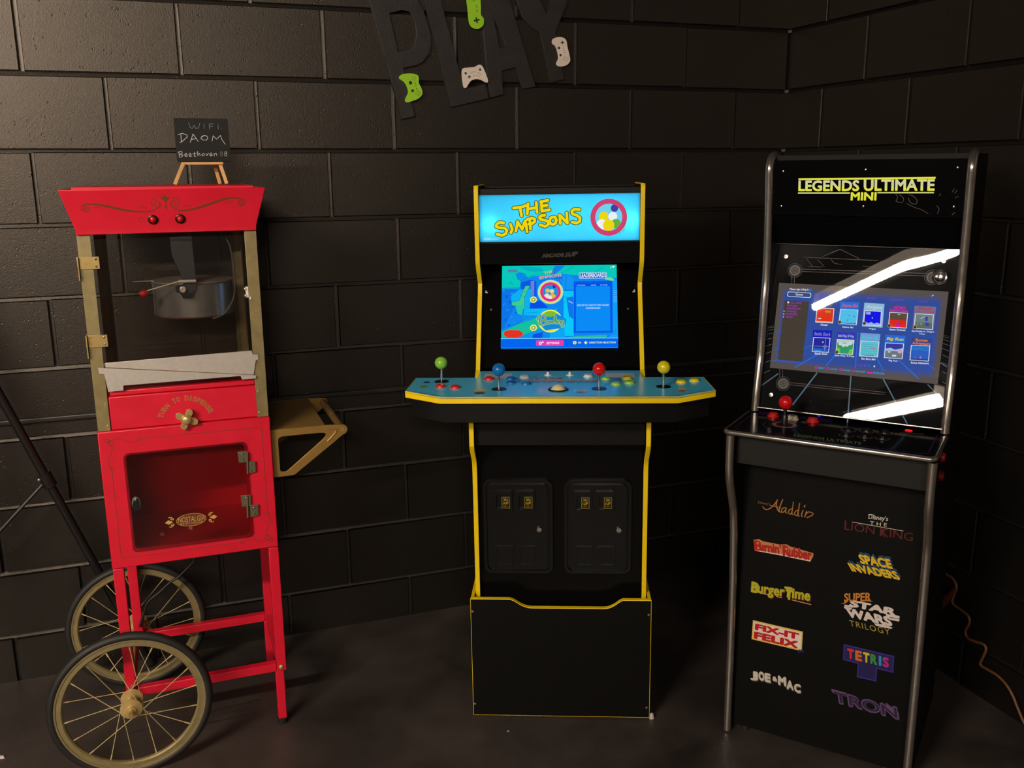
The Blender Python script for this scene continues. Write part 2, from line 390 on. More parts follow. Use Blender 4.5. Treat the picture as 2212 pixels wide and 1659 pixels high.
def marker(discs=(), rings=(), crosses=(), strokes=(), ri=INK2):
    def f(k, F, z):
        org = FW_; c = F.M.translation; 
        def q(x, y):
            a = F.px(*z4(x, y)); return a
        for x, y, r in discs: k.disc(F, q(x, y), r*K4, z, INK, seg=16)
        for x, y, r in rings: k.ring(F, q(x, y), r*K4, 3.2*K4, z, ri, seg=20)
        for x, y, s_ in crosses:
            for dx, dy in ((1, -.25), (.25, 1)): k.stroke(F, [q(x-s_*dx, y-s_*dy), q(x+s_*dx, y+s_*dy)], s_*.62*K4, z+(.00005 if dx == 1 else 0), INK, cap=False)
        for a, b in strokes: k.stroke(F, [q(*a), q(*b)], 5*K4, z, INK)
    return f
G2 = 'controller cut-outs on the wall letters'
smooth_px = lambda pts: [z4(*p) for p in [tuple(v) for v in curve([(*pts[-1],), *pts, pts[0], pts[1]], 4)][4:-5]]
on_wall('controller_cutout', 'lime green game controller cut-out at the foot of the letter P', 'wall decoration',
        smooth_px([(408, 685), (440, 660), (520, 655), (570, 670), (582, 700), (580, 735), (600, 775), (613, 815), (605, 850), (570, 880), (530, 895), (485, 910), (462, 900), (465, 870), (485, 830), (485, 800), (470, 760), (445, 725), (415, 705)]),
        .0125, .017, LIME, G2, marks=marker([(507, 737, 17), (526, 807, 14), (550, 740, 5), (562, 788, 5)], [(539, 700, 18), (553, 762, 10), (570, 811, 9), (558, 832, 9), (590, 825, 9), (578, 847, 9)], ri=INKG))
on_wall('controller_cutout', 'lime green long controller cut-out hanging above the letter L', 'wall decoration',
        smooth_px([(1003, -90), (990, -140), (1000, -190), (1040, -225), (1085, -225), (1120, -195), (1132, -150), (1122, -90), (1125, 0), (1128, 60), (1130, 140), (1150, 165), (1155, 200), (1145, 235), (1115, 258), (1085, 262), (1050, 250), (1028, 220), (1018, 170), (1010, 80), (1000, 0)]),
        .0125, .017, LIME, G2, marks=marker([], [(1060, 5, 18)], [(1089, 186, 25)], [((1083, 55), (1095, 75)), ((1085, 95), (1097, 112))], ri=INK))
on_wall('controller_cutout', 'white game controller cut-out on the foot of the letter L', 'wall decoration',
        smooth_px([(960, 640), (970, 610), (1010, 603), (1070, 597), (1110, 577), (1140, 590), (1165, 640), (1190, 710), (1185, 735), (1160, 730), (1125, 710), (1080, 705), (1040, 720), (1015, 755), (1000, 780), (980, 780), (970, 750), (962, 690)]),
        .0125, .017, CREAM, G2, marks=marker([(993, 653, 12), (1120, 621, 12), (1103, 650, 5), (1091, 670, 5), (1120, 661, 5), (1110, 680, 5)], [(1040, 648, 8), (1058, 645, 8), (1077, 640, 8), (1066, 675, 8)], [(1025, 685, 15)]))
on_wall('controller_cutout', 'white game controller cut-out turned upright on the letter Y', 'wall decoration',
        smooth_px([(1755, 370), (1765, 350), (1800, 335), (1850, 338), (1880, 365), (1890, 420), (1905, 480), (1915, 530), (1905, 560), (1875, 585), (1830, 593), (1800, 585), (1793, 560), (1808, 530), (1808, 490), (1795, 440), (1780, 410), (1760, 395)]),
        .0125, .017, CREAM, G2, marks=marker([(1814, 430, 13), (1828, 494, 12), (1857, 433, 4), (1860, 453, 4), (1864, 472, 4)], [(1872, 506, 8), (1860, 528, 8), (1892, 520, 8), (1880, 542, 8)], [(1845, 382, 16)]))
# ================================================================== POPCORN CART
RED = mat('red_enamel', (214, 22, 48), .38, var=.06, vscale=25, bump=.05, bscale=300)
REDD = RED
BRASS = mat('dull_brass', (150, 134, 92), .42, .45, var=.12, vscale=60)
BRASSB = mat('bright_brass', (206, 176, 112), .3, .55, var=.06, vscale=80)
GOLDP = mat('gold_plastic', (158, 122, 62), .38, .35, var=.06, vscale=60)
ALU = mat('brushed_aluminium', (205, 196, 186), .45, .55, var=.05, vscale=90)
CHROME = mat('polished_steel', (215, 212, 208), .14, 1.0)
RUBBER = mat('black_rubber', (30, 27, 25), .6, var=.2, vscale=40)
GOLDINK = mat('gold_print', (150, 92, 28), .5); GOLDINK2 = mat('gold_print_faded', (128, 52, 20), .55)
BLACKP = mat('black_plastic', (20, 20, 20), .35)
HINGE = mat('nickel_plated', (150, 142, 112), .35, .8)
OC = Vector((-.8203, 2.2711, 0)); AC = radians(20)
cart, MC = thing('popcorn_cart', 'red vintage popcorn cart on two spoked wheels against the block wall', 'popcorn cart', OC, AC)
FC = lambda y=0: Frame(MC, (0, y, 0), (1, 0, 0), (0, 0, 1))
F0 = FC(0); z1c = Zm(80, 220, 3.16); z2c = Zm(130, 680, 3.0723)
XL, XR, D = -.2055, .2055, .355
# --- lower cabinet (open front box) and its framed front
T = .012
cb = MB(RED)
cb.box(XL, XL+T, .012, D, .531, .886); cb.box(XR-T, XR, .012, D, .531, .886)
cb.box(XL, XR, D-T, D, .531, .886); cb.box(XL+T, XR-T, .012, D-T, .531, .543); cb.box(XL+T, XR-T, .012, D-T, .874, .886)
cab = obj('cabinet', cb, cart, bevel=.002)
win = (-.1465, .1365, .5735, .8215)
fr = MB(RED)
fr.prism(F0, [(XL, .528), (XR, .528), (XR, .887), (XL, .887)], -.012, 0.0, [rrect(*win, .01)])
front = obj('cabinet_front', fr, cart, bevel=.0025)
sc = MB(); w_ = .0016
def pxs(F, f, pts): return [F.px(*f(*p)) for p in pts]
sc.use(GOLDINK2)
x0, x1, y0, y1 = XL+.024, XR-.022, .528+.026, .887-.026
sc.stroke(F0, [(x0+.075, y1), (x1-.004, y1), (x1, y1-.004), (x1, y0+.075)], w_, .0004)
sc.stroke(F0, [(x0, y1-.075), (x0, y0+.003), (x0+.003, y0), (x1-.075, y0)], w_, .0004)
for sgn, cx, cy in ((1, x0, y1), (-1, x1, y0)):
    for (ax, ay) in ((1, 0), (0, -1)):
        arm = []
        for k in range(15):
            t = k/14*.07; wv = .006*sin(k/14*2*pi)
            arm.append((cx+sgn*(ax*t + (wv if ay else 0)), cy+sgn*(ay*t + (wv if ax else 0))))
        sc.stroke(F0, arm, w_, .0004)
        e = arm[-1]; sc.ring(F0, e, .005, w_, .0006, GOLDINK2, 16)
    sc.ring(F0, (cx+sgn*.004, cy-sgn*.004), .008, w_, .0007, GOLDINK2, 18)
    sc.ring(F0, (cx-sgn*.004, cy+sgn*.004), .005, w_, .0008, GOLDINK2, 18)
obj('gold_border', sc, front, flat=True, recalc=False)
# --- door pane with print, latch and hinges
dr = MB(pane('smoked_pane', (240, 222, 222), .03, 1.4, .005, (150, 60, 60)))
dr.prism(F0, rrect(win[0]-.006, win[1]+.006, win[2]-.006, win[3]+.006, .012), .0012, .0052)
door = obj('door_pane', dr, cart, bevel=.001)
g = MB(GOLDINK)
cpt = F0.px(*z2c(870, 1355)); GZ = .0056
sl = .016
g.use(GOLDINK)
E_ = [(cpt[0]+.036*cos(a), cpt[1]+.0165*sin(a)) for a in [2*pi*k/40 for k in range(40)]]
E2 = [(cpt[0]+.0345*cos(a), cpt[1]+.0150*sin(a)) for a in [2*pi*k/40 for k in range(40)]]
OLDGOLD = mat('pale_gold_print', (196, 158, 84), .45); RUST = mat('rust_print', (104, 46, 14), .6)
g.poly(F0, E2, GZ, RUST); g.stroke(F0, E_+[E_[0]], .0012, GZ+.0002, OLDGOLD)
g.textpx(F0, 'NOSTALGIA', z2c(783, 1376), z2c(960, 1356), z2c(782, 1342), GZ+.0005, OLDGOLD)
g.textpx(F0, 'ELECTRICS', z2c(800, 1390), z2c(945, 1374), z2c(799, 1378), GZ+.0003, OLDGOLD)
for sgn in (-1, 1):
    for up in (-1, 1):
        sp = [(cpt[0]+sgn*(.047+.0065*(1-k/22)*cos(k*.42)), cpt[1]+up*(.0085+.0055*(1-k/22)*sin(k*.42+.6))) for k in range(20)]
        g.stroke(F0, sp, .0017, GZ, OLDGOLD)
    g.poly(F0, [(cpt[0]+sgn*.064, cpt[1]), (cpt[0]+sgn*.055, cpt[1]+.006), (cpt[0]+sgn*.044, cpt[1]), (cpt[0]+sgn*.055, cpt[1]-.006)], GZ, OLDGOLD)
obj('door_print', g, door, flat=True, recalc=False)
lt = MB(CHROME); c = F0.px(*z2c(505, 1245))
lt.prism(F0, [(c[0]+.0105*cos(2*pi*k/24), c[1]+.0185*sin(2*pi*k/24)) for k in range(24)], .0054, .010)
lt.use(BLACKP); lt.prism(F0, [(c[0]+.0085*cos(2*pi*k/24), c[1]-.002+.014*sin(2*pi*k/24)) for k in range(24)], .0102, .020)
obj('door_latch', lt, door, bevel=.0015)
for hy in (0, 1):
    h = MB(HINGE)
    a = [(1175, 905), (1238, 898), (1242, 972), (1185, 978)] if not hy else [(1197, 1195), (1262, 1188), (1265, 1262), (1205, 1268)]
    b = [(1235, 970), (1293, 965), (1297, 1038), (1243, 1050)] if not hy else [(1258, 1258), (1312, 1252), (1315, 1325), (1262, 1338)]
    for q in (a, b): h.prism(F0, pxs(F0, z2c, q), .0054, .0078)
    m0 = F0.px(*z2c(1240, 905 if not hy else 1193)); m1 = F0.px(*z2c(1244, 1050 if not hy else 1338))
    h.tube([F0.P(m0[0], m0[1], .0085), F0.P(m1[0], m1[1], .0085)], .0028, 10)
    h.use(CHROME)
    for q in (a, b):
        for f in (.25, .75):
            p = [F0.px(*z2c(*v)) for v in q]
            cx = sum(v[0] for v in p)/4; cy = p[0][1]*f+p[3][1]*(1-f)
            h.lathe([(.0032, 0), (.0026, .0014), (.0001, .002)], F0.P(cx, cy, .0078), F0.n, 12)
    obj('door_hinge', h, cart, bevel=.0006)
bk = MB(REDD); bk.box(-.04, .02, .30, .343, .80, .825); obj('chute_flap', bk, cab, bevel=.003)
# --- glass case
for (px_, py_) in ((0, 0), (1, 0), (0, 1), (1, 1)):
    p = MB(BRASS); w = .029; t = .0016
    xq = .2035 if not py_ else .1885; xa = -xq if not px_ else xq; sx = 1 if not px_ else -1
    ya = .006 if not py_ else .349; sy = 1 if not py_ else -1
    p.box(min(xa, xa+sx*w), max(xa, xa+sx*w), min(ya, ya+sy*t), max(ya, ya+sy*t), .8875, 1.364)
    p.box(min(xa, xa+sx*t), max(xa, xa+sx*t), min(ya+sy*t, ya+sy*w), max(ya+sy*t, ya+sy*w), .8875, 1.364)
    po = obj('case_post', p, cart, bevel=.0006)
    if not py_:
        for zz in (.90, .955):
            s_ = MB(BRASSB); s_.lathe([(.003, 0), (.0026, .0014), (.0001, .002)], (xa+sx*(w-.006), ya, zz), (0, -1, 0), 12); obj('post_screw', s_, po)
GL = pane('case_glass', (249, 248, 246), .015, 1.5, .012, (130, 115, 100))
gp = MB(GL); gp.box(-.176, .1755, .016, .020, .992, 1.352); gdoor = obj('glass_door', gp, cart, bevel=.0008)
for nm, b in (('side_glass', (-.2015, -.1985, .036, .32)), ('side_glass', (.1985, .2015, .036, .32))):
    s_ = MB(GL); s_.box(b[0], b[1], b[2], b[3], .89, 1.362); obj(nm, s_, cart)
s_ = MB(GL); s_.box(-.17, .17, .3445, .3465, .89, 1.362); obj('back_glass', s_, cart)
for zc, low in ((zz, i) for i, zz in enumerate((F0.px(*z1c(335, 1102))[1], F0.px(*z2c(225, 178))[1]))):
    h = MB(BRASSB); h.box(-.203, -.160, .0025, .0042, zc-.0145, zc+.0145); h.box(-.2075, -.2045, -.004, .03, zc-.0405, zc+.0145)
    h.use(CHROME)
    for dz in (-.0085, .0085): h.lathe([(.003, 0), (.0024, .0014), (.0001, .002)], (-.1675, .0025, zc+dz), (0, -1, 0), 12)
    obj('glass_hinge', h, cart, bevel=.0005)
c = F0.px(*z1c(1440, 1300)); la = MB(mat('white_plastic', (225, 218, 208), .4))
la.box(c[0]-.0045, c[0]+.0035, .0085, .0155, c[1]-.014, c[1]+.013); la.box(c[0]-.008, c[0]-.0045, .004, .0155, c[1]-.011, c[1]-.007); la.box(c[0]-.008, c[0]-.0045, .004, .0155, c[1]+.006, c[1]+.010)
la.box(c[0]+.0035, c[0]+.007, .004, .0155, c[1]-.019, c[1]-.012)
obj('glass_latch', la, cart, bevel=.0008)
# case floor, dispense panel, knob, lettering
fl_ = MB(REDD); fl_.box(-.196, .196, .05, .33, .968, .978); fl_.box(-.196, .196, .026, .05, .935, .978); obj('case_floor', fl_, cart)
FD = FC(.006)
dp = MB(RED)
dp.box(-.1725, .1795, .006, .022, .888, .9715); dp.box(-.168, .175, .010, .024, .9725, .985)
disp = obj('dispense_panel', dp, cart, bevel=.0025)
FP = FC(.006)
k = MB(GOLDINK2); kc = FP.px(403, 902)
cc = (kc[0], kc[1]-.014); R_ = .0575
txt = 'TURN TO DISPENSE'
FADED = mat('faded_gold_print', (170, 98, 52), .55)
for i, ch in enumerate(txt):
    if ch == ' ': continue
    a = radians(158-(158-24)*i/(len(txt)-1)); ux = Vector((sin(a), -cos(a))); uy = Vector((cos(a), sin(a)))
    o_ = Vector(cc)+uy*R_-ux*(.0046 if ch != 'I' else .0021)
    k.text(FP, ch, o_, o_+ux*(.0094 if ch != 'I' else .0042), o_+uy*.0140, .0004, FADED, bold=.05)
obj('dispense_print', k, disp, flat=True, recalc=False)
kn = MB(BRASSB); K0 = FP.P(kc[0], kc[1], 0)
kn.lathe([(.009, 0), (.008, .012)], K0, FP.n, 24)
def lobe(sc_):
    o_ = []
    for q in range(4):
        a = radians((66, 150, 246, 338)[q]); d = Vector((cos(a), sin(a))); n_ = Vector((-d.y, d.x)); R2 = (.0185 + .0012*(q % 2))*sc_
        o_ += [Vector(kc)+d*.0095*sc_-n_*.0078*sc_] + [Vector(kc)+d*(R2+.0085*sc_*cos(b))+n_*.0085*sc_*sin(b) for b in [radians(-90+20*i) for i in range(10)]] + [Vector(kc)+d*.0095*sc_+n_*.0078*sc_]
    return [tuple(v) for v in o_]
kn.prism(FP, lobe(1.0), .012, .021)
kn.lathe([(.0132, .0205), (.0130, .0245), (.0112, .0285), (.007, .031), (.0001, .032)], K0, FP.n, 32)
obj('dispense_knob', kn, disp, bevel=.0035, bseg=4, smooth=50)
# two sloping metal deflector plates
FQ = FC(-.001)
pl = MB(ALU)
pl.prism(FC(.006), pxs(FC(.006), z2c, [(300, 318), (1270, 236), (1278, 262), (1312, 263), (1318, 292), (1298, 302), (1285, 396), (300, 348)]), .001, .0035)
obj('deflector_plate', pl, cart, bevel=.0006)
pl = MB(ALU)
pl.prism(FC(.003), pxs(FC(.003), z2c, [(240, 338), (250, 350), (1285, 398), (1298, 402), (1302, 420), (1206, 428), (1196, 404), (420, 468), (420, 500), (320, 510), (292, 392), (258, 388), (252, 356)]), .001, .0035)
obj('deflector_plate', pl, cart, bevel=.0006)
# --- canopy: flared hood
cn = MB(RED)
xb, yb0, yb1, xt, yt0, yt1 = .2035, -.004, .356, .2290, -.030, .384
def ringz(x, y0, y1, z): return [(-x, y0, z), (x, y0, z), (x, y1, z), (-x, y1, z)]
lv = [ringz(xb, yb0, yb1, 1.364), ringz(xb+.001, yb0-.001, yb1+.001, 1.378), ringz(xt, yt0, yt1, 1.4675), ringz(xt-.006, yt0+.006, yt1-.006, 1.4675), ringz(xt-.012, yt0+.012, yt1-.012, 1.462)]
vs = [v for l in lv for v in l]; fs = []
for i in range(4):
    for q in range(4): fs.append((i*4+q, i*4+(q+1) % 4, (i+1)*4+(q+1) % 4, (i+1)*4+q))
fs += [(16, 17, 18, 19), (0, 3, 2, 1)]
cn.add(vs, fs)
cn.box(-.205, .205, .02, .345, 1.4625, 1.4725)
can = obj('canopy', cn, cart, bevel=.0015)
dy = (yt0-(yb0-.001)); dz = 1.4675-1.378
FN = Frame(MC, (0, yb0-.001, 1.378), (1, 0, 0), (0, dy, dz))
orn = MB(GOLDINK); OZ = .0005
OG = mat('dark_gold_print', (112, 62, 18), .5)
for pts, ws in (([(335, 752), (305, 740), (310, 708), (350, 698), (420, 702), (520, 722), (620, 742), (720, 750), (790, 742), (835, 715), (848, 690)], None),
                ([(1385, 712), (1415, 700), (1408, 665), (1360, 655), (1290, 660), (1190, 692), (1090, 725), (1000, 742), (945, 730), (912, 705), (908, 680)], None)):
    c_ = curve(pxs(FN, z1c, pts), 6)
    n = len(c_)
    for i in range(n-1):
        f = i/(n-1); w = .0014 + .0042*math.exp(-((f-.5)/.2)**2)
        orn.stroke(FN, [tuple(c_[i]), tuple(c_[i+1])], w, OZ+.00002*(i % 2), OG)
for (cx, cy, s_) in ((815, 690, 1), (940, 690, -1), (332, 735, -1), (1392, 690, 1)):
    c0 = FN.px(*z1c(cx, cy)); rr = .0125 if 700 < cx < 1000 else .0085
    orn.stroke(FN, [(c0[0]+s_*rr*(1-q/26)*cos(q*.46+1.2), c0[1]+rr*(1-q/26)*sin(q*.46+1.2)) for q in range(24)], .0014, OZ, OG)
for pts in ([(870, 628), (880, 645), (908, 652), (890, 668), (878, 690), (862, 668), (838, 655), (862, 645)], [(876, 690), (888, 712), (882, 740), (872, 712)]):
    orn.poly(FN, pxs(FN, z1c, pts), OZ+.0001, OG)
for a, b in (((700, 715), (750, 722)), ((1000, 708), (1048, 712)), ((385, 718), (440, 722)), ((1290, 690), (1340, 684))):
    orn.stroke(FN, pxs(FN, z1c, [a, b]), .0012, OZ, OG)
orn.ring(FN, FN.px(*z1c(712, 805)), .006, .0012, OZ, OG, 6)
obj('scroll_ornament', orn, can, flat=True, recalc=False)
for cx, cy in ((791, 802), (977, 797)):
    c0 = FN.px(*z1c(cx, cy)); P0 = FN.P(c0[0], c0[1], 0)
    b = MB(BLACKP); b.lathe([(.0115, 0), (.0115, .003), (.0095, .0045), (.0085, .003), (.0085, .001)], P0, FN.n, 28)
    b.use(mat('red_lamp_lens', (190, 24, 16), .15)); b.lathe([(.0083, .0008), (.0075, .005), (.0045, .008), (.0001, .009)], P0, FN.n, 24)
    obj('indicator_light', b, can)
# --- kettle hanging in the case
kx, ky, kz = .048, .17, 1.142
STEEL = mat('kettle_steel', (205, 200, 194), .24, .82); kt = MB(STEEL); kt.lathe([(.0001, 0), (.096, 0), (.100, .004), (.1005, .084), (.103, .0865), (.1005, .0875), (.098, .084), (.097, .008), (.0001, .006)], (kx, ky, kz), (0, 0, 1), 56)
ket = obj('kettle', kt, cart)
ld = MB(mat('lid_aluminium', (190, 184, 174), .35, .5)); ld.lathe([(.0001, .0955), (.06, .094), (.101, .0905), (.101, .0885), (.0001, .0895)], (kx, ky, kz), (0, 0, 1), 48)
ld.box(kx-.145, kx-.095, ky-.012, ky+.004, kz+.0905, kz+.0925)
obj('kettle_lid', ld, ket)
FK = FC(ky-.108)
hb = MB(mat('grey_painted_steel', (66, 66, 70), .4, .3))
hb.prism(FK, pxs(FK, z1c, [(900, 890), (1055, 890), (1062, 985), (1075, 1110), (1085, 1215), (1090, 1290), (1030, 1340), (1010, 1330), (1000, 1240), (985, 1190), (920, 1050), (912, 985)]), -.003, .003)
obj('kettle_hanger', hb, ket, bevel=.001)
kh = MB(mat('handle_rod_steel', (226, 216, 196), .3, .3)); FK2 = FC(ky-.122)
a0 = FK2.px(*z1c(1085, 1222)); a1 = FK2.px(*z1c(965, 1226)); a2 = FK2.px(*z1c(745, 1292))
kh.tube([FK2.P(*a0), FK2.P(*a1)], .004, 10); kh.tube([FK2.P(*a1), FK2.P(*a2)], .0016, 8)
b0 = FK2.px(*z1c(995, 1280)); kh.lathe([(.0075, -.004), (.0075, .004), (.0045, .005), (.0045, .001)], FK2.P(*b0), FK2.n, 20)
kh.use(BLACKP)
kh.prism(FK2, pxs(FK2, z1c, [(945, 1262), (975, 1250), (985, 1300), (1050, 1310), (1075, 1290), (1065, 1335), (1000, 1345), (975, 1305), (950, 1300)]), -.004, .001)
hand = obj('kettle_handle', kh, ket)
kb = MB(mat('red_knob_plastic', (200, 30, 34), .3)); q = FK2.px(*z1c(727, 1308))
dirn = (FK2.P(*a1)-FK2.P(*q)).normalized()
kb.lathe([(.0001, -.010), (.006, -.0085), (.0088, -.003), (.0085, .003), (.006, .009), (.003, .011), (.0001, .0112)], FK2.P(*q), dirn, 20)
obj('handle_knob', kb, ket)
cd = MB(mat('grey_cable', (92, 88, 82), .5)); FKc = FC(.06)
cd.tube([FKc.P(*p_) for p_ in curve(pxs(FKc, z1c, [(1290, 930), (1318, 990), (1340, 1120), (1352, 1220), (1345, 1320), (1318, 1390), (1270, 1450), (1200, 1480)]), 6)], .0022, 8)
obj('kettle_cable', cd, ket)
# --- legs, rails, tray
def leg(x0, x1, y0, y1, z0, z1, nm='leg'):
    l = MB(REDD); l.box(x0, x1, y0, y1, z0, z1); return l
for (xa, ya, zb) in ((-.2045, .002, .185), (-.1925, .316, .185)):
    o = obj('leg', leg(xa, xa+.026, ya, ya+.026, zb, .5265), cart, bevel=.002)
    l2 = MB(REDD); l2.box(xa+.0035, xa+.0225, ya+.0035, ya+.0225, .165, zb-.0005); obj('leg_end', l2, o)
for ya in (.002, .316):
    o = obj('leg', leg(.1795, .2055, ya, ya+.026, .163, .5265), cart, bevel=.002)
    l2 = MB(REDD); l2.box(.1795-.004, .1795+.0185, ya+.003, ya+.0245, .016, .1625); obj('leg_extension', l2, o, bevel=.0015)
    ft = MB(RUBBER); ft.lathe([(.0125, 0), (.0135, .002), (.0135, .0155)], (.1795+.0072, ya+.0137, 0), (0, 0, 1), 20); obj('leg_foot', ft, o)
    if ya < .1:
        bt = MB(BRASSB); bt.lathe([(.0065, 0), (.0058, .003), (.0001, .006)], (.191, ya-.0005, .176), (0, -1, 0), 18); obj('leg_bolt', bt, o)
for ya in (.004, .318):
    r_ = MB(REDD); r_.box(-.178 if ya < .1 else -.166, .179, ya, ya+.022, .163, .187); obj('rail', r_, cart, bevel=.0015)
for xa in (-.2025, .1815):
    r_ = MB(REDD); r_.box(xa, xa+.022, .0285, .3155, .163, .187); obj('rail', r_, cart, bevel=.0015)
ax = MB(BRASS); ax.tube([(-.188, -.135, .196), (-.188, .422, .196)], .0055, 14); obj('axle', ax, cart)
tr = MB(GOLDP); tr.box(.2065, .350, .024, .338, .838, .8445)
tray = obj('serving_tray', tr, cart, bevel=.0025)
FT = FC(.02)
outer = [(.2065, .8445), (.352, .8445), (.392, .842)]
cR_ = (.394, .8285)
outer += [(cR_[0]+.0135*cos(a), cR_[1]+.0135*sin(a)) for a in [radians(80-12*q) for q in range(14)]]
outer += [(.2615, .717), (.248, .716), (.2065, .716)]
hole = []
def fillet(pts, r, n=5):
    out = []
    m = len(pts)
    for i in range(m):
        p = Vector(pts[i]); a = (Vector(pts[i-1])-p).normalized(); b = (Vector(pts[(i+1) % m])-p).normalized()
        ang = a.angle(b); d = min(r/math.tan(ang/2), (Vector(pts[i-1])-p).length*.45, (Vector(pts[(i+1) % m])-p).length*.45)
        p0 = p+a*d; p2 = p+b*d
        for k_ in range(n+1):
            t = k_/n; q_ = p0*(1-t)**2+p*2*t*(1-t)+p2*t*t; out.append((q_.x, q_.y))
    return out
hole = fillet([(.2245, .8255), (.3650, .8255), (.2420, .7290), (.2245, .7290)], .012)
for yy in (.02, .342):
    FT = FC(yy); b = MB(GOLDP); b.prism(FT, outer, -.003, .003, [hole])
    o = obj('tray_bracket', b, tray, bevel=.001)
    if yy < .1:
        rb = MB(GOLDP); rb.tube([FT.P(*p_, .003) for p_ in curve([(.357, .8335), (.374, .832), (.377, .826), (.368, .815), (.352, .800)], 5)], .0028, 8); obj('bracket_rib', rb, o)
        sw = MB(BRASSB); sw.lathe([(.0055, 0), (.005, .0016), (.0025, .0016), (.0025, .0004)], FT.P(.3945, .8285, .003), FT.n, 18); obj('bracket_screw', sw, o)
hd = MB(mat('worn_brass', (168, 132, 72), .35, .6, var=.2, vscale=70)); hd.tube([(.3935, .0235, .829), (.3935, .3385, .829)], .0105, 20); obj('tray_handle', hd, tray)
# --- spoked wheels
def wheel(y, rot, sg=1):
    cx, cz, Rr = (-.188 if sg > 0 else -.184), .196, .178
    C = Vector((cx, y, cz)); ax_ = (0, -sg, 0)
    rm = MB(BRASS); rm.lathe([(Rr, -.010), (Rr+.001, -.009), (Rr-.001, -.0075), (Rr-.006, -.0075), (Rr-.016, -.008), (Rr-.0195, -.004), (Rr-.0195, .004), (Rr-.016, .008), (Rr-.006, .0075), (Rr-.001, .0075), (Rr+.001, .009), (Rr, .010), (Rr-.004, .0095), (Rr-.004, -.0095)], C, ax_, 96, closed=True)
    w = obj('wheel', rm, cart)
    ty = MB(RUBBER); ty.lathe([(Rr+.007+.0110*cos(a), .0125*sin(a)) for a in [2*pi*q/16 for q in range(16)]], C, ax_, 96, closed=True); obj('tire', ty, w)
    hb_ = MB(BRASSB); hb_.lathe([(.0001, .050), (.005, .049), (.0065, .046), (.0065, .036), (.011, .0355), (.011, .031), (.014, .030), (.026, .027), (.027, .0245), (.016, .022), (.0145, .018), (.0145, -.018), (.016, -.022), (.027, -.0245), (.026, -.027), (.012, -.03), (.008, -.034), (.0001, -.034)], C, ax_, 40)
    obj('hub', hb_, w)
    n = 18
    for q in range(n):
        side = 1 if q % 2 else -1; tw = 1 if (q//2) % 2 else -1
        a = 2*pi*q/n + rot; b = a + tw*1.05
        p0 = C + Vector((.023*cos(b), -.0245*side, .023*sin(b))); p1 = C + Vector(((Rr-.019)*cos(a), -.001*side, (Rr-.019)*sin(a)))
        sp = MB(mat('spoke_brass', (232, 206, 146), .25, .5)); sp.tube([p0, p1], .00115, 6); d = (p1-p0).normalized(); sp.tube([p1-d*.014, p1], .0019, 6)
        obj('spoke', sp, w)
wheel(-.085, .12); wheel(.3665, .3, -1)
# ------------------------------------------------------------------ popcorn bits on the cabinet floor
POP = mat('popcorn', (226, 200, 160), .7, var=.15, vscale=200)
for i, (u, v, lab) in enumerate(((676, 1468, 'small piece of stray popcorn at the left on the red cabinet floor behind the pane'), (868, 1425, 'pale piece of stray popcorn under the oval logo on the red cabinet floor'))):
    # laid on the cabinet floor where the view through the pane meets it
    d = ray(*z2c(u, v)); t = (.5432-CAM.z)/d.z; q = MC.inverted() @ (CAM+d*t)
    mb = MB(POP)
    for s_ in range(5):
        a = s_*1.3; mb.ball((.0035*cos(a), .0035*sin(a), .0035+.0025*(s_ % 2)), .0035, 10)
    o = obj('popcorn_piece', mb); o.matrix_world = MC @ Matrix.Translation(Vector((q.x, min(max(q.y, .03), .3), .5435)))
    tag(o, lab, 'popcorn', 'stray popcorn in the cart cabinet')
# ------------------------------------------------------------------ chalkboard easel on the canopy
EY = .15
FE = FC(EY); bl_ = FE.px(379, 352); br_ = FE.px(495, 348); tl_ = FE.px(379, 258); tr_ = FE.px(496, 252)
ex0, ex1 = (bl_[0]+tl_[0])/2, (br_[0]+tr_[0])/2; ez0 = bl_[1]+.003; ez1 = (tl_[1]+tr_[1])/2
ecx = (ex0+ex1)/2
WOOD = mat('pine_wood', (206, 160, 96), .55, var=.15, vscale=18)
easel, ME = thing('chalkboard_easel', 'small black chalkboard on a pine easel standing on the popcorn cart canopy', 'chalkboard', MC @ Vector((ecx, EY, 1.4727)), AC)
lean = radians(9); hw = (ex1-ex0)/2; hh = (ez1-ez0)/cos(lean); zb = ez0-1.4727
FBd = Frame(ME, (0, 0, zb), (1, 0, 0), (0, sin(lean), cos(lean)))
bd = MB(mat('chalkboard_slate', (13, 13, 12), .8, var=.2, vscale=40)); bd.prism(FBd, rrect(-hw, hw, 0, hh, .004), -.005, 0)
bo = obj('board', bd, easel, bevel=.001)
CHK = mat('white_chalk', (200, 196, 188), .9); CHKD = mat('faint_chalk', (128, 125, 118), .9)
ch = MB(CHK); Zc = .0006
def chalk(strokes, w, m=CHK):
    for s_ in strokes: ch.stroke(FBd, pxs(FBd, z1c, s_), w, Zc, m)
chalk([[(1035, 142), (1045, 175), (1060, 182), (1072, 160), (1085, 182), (1102, 178), (1112, 145)], [(1140, 150), (1140, 182)], [(1175, 152), (1178, 188)], [(1175, 152), (1205, 150)], [(1177, 168), (1200, 166)], [(1235, 160), (1237, 186)], [(1233, 146), (1236, 146)], [(1258, 184), (1260, 184)]], .0013, CHKD)
chalk([[(982, 225), (985, 275)], [(962, 226), (990, 215), (1022, 226), (1026, 240), (985, 275), (975, 278)],
       [(1046, 276), (1065, 220), (1100, 270)], [(1052, 258), (1088, 250)],
       [(1128, 232), (1118, 250), (1130, 260), (1155, 262), (1166, 248), (1160, 234), (1140, 230), (1126, 240)],
       [(1195, 268), (1202, 232), (1225, 255), (1252, 230), (1262, 258), (1284, 290)]], .0013)
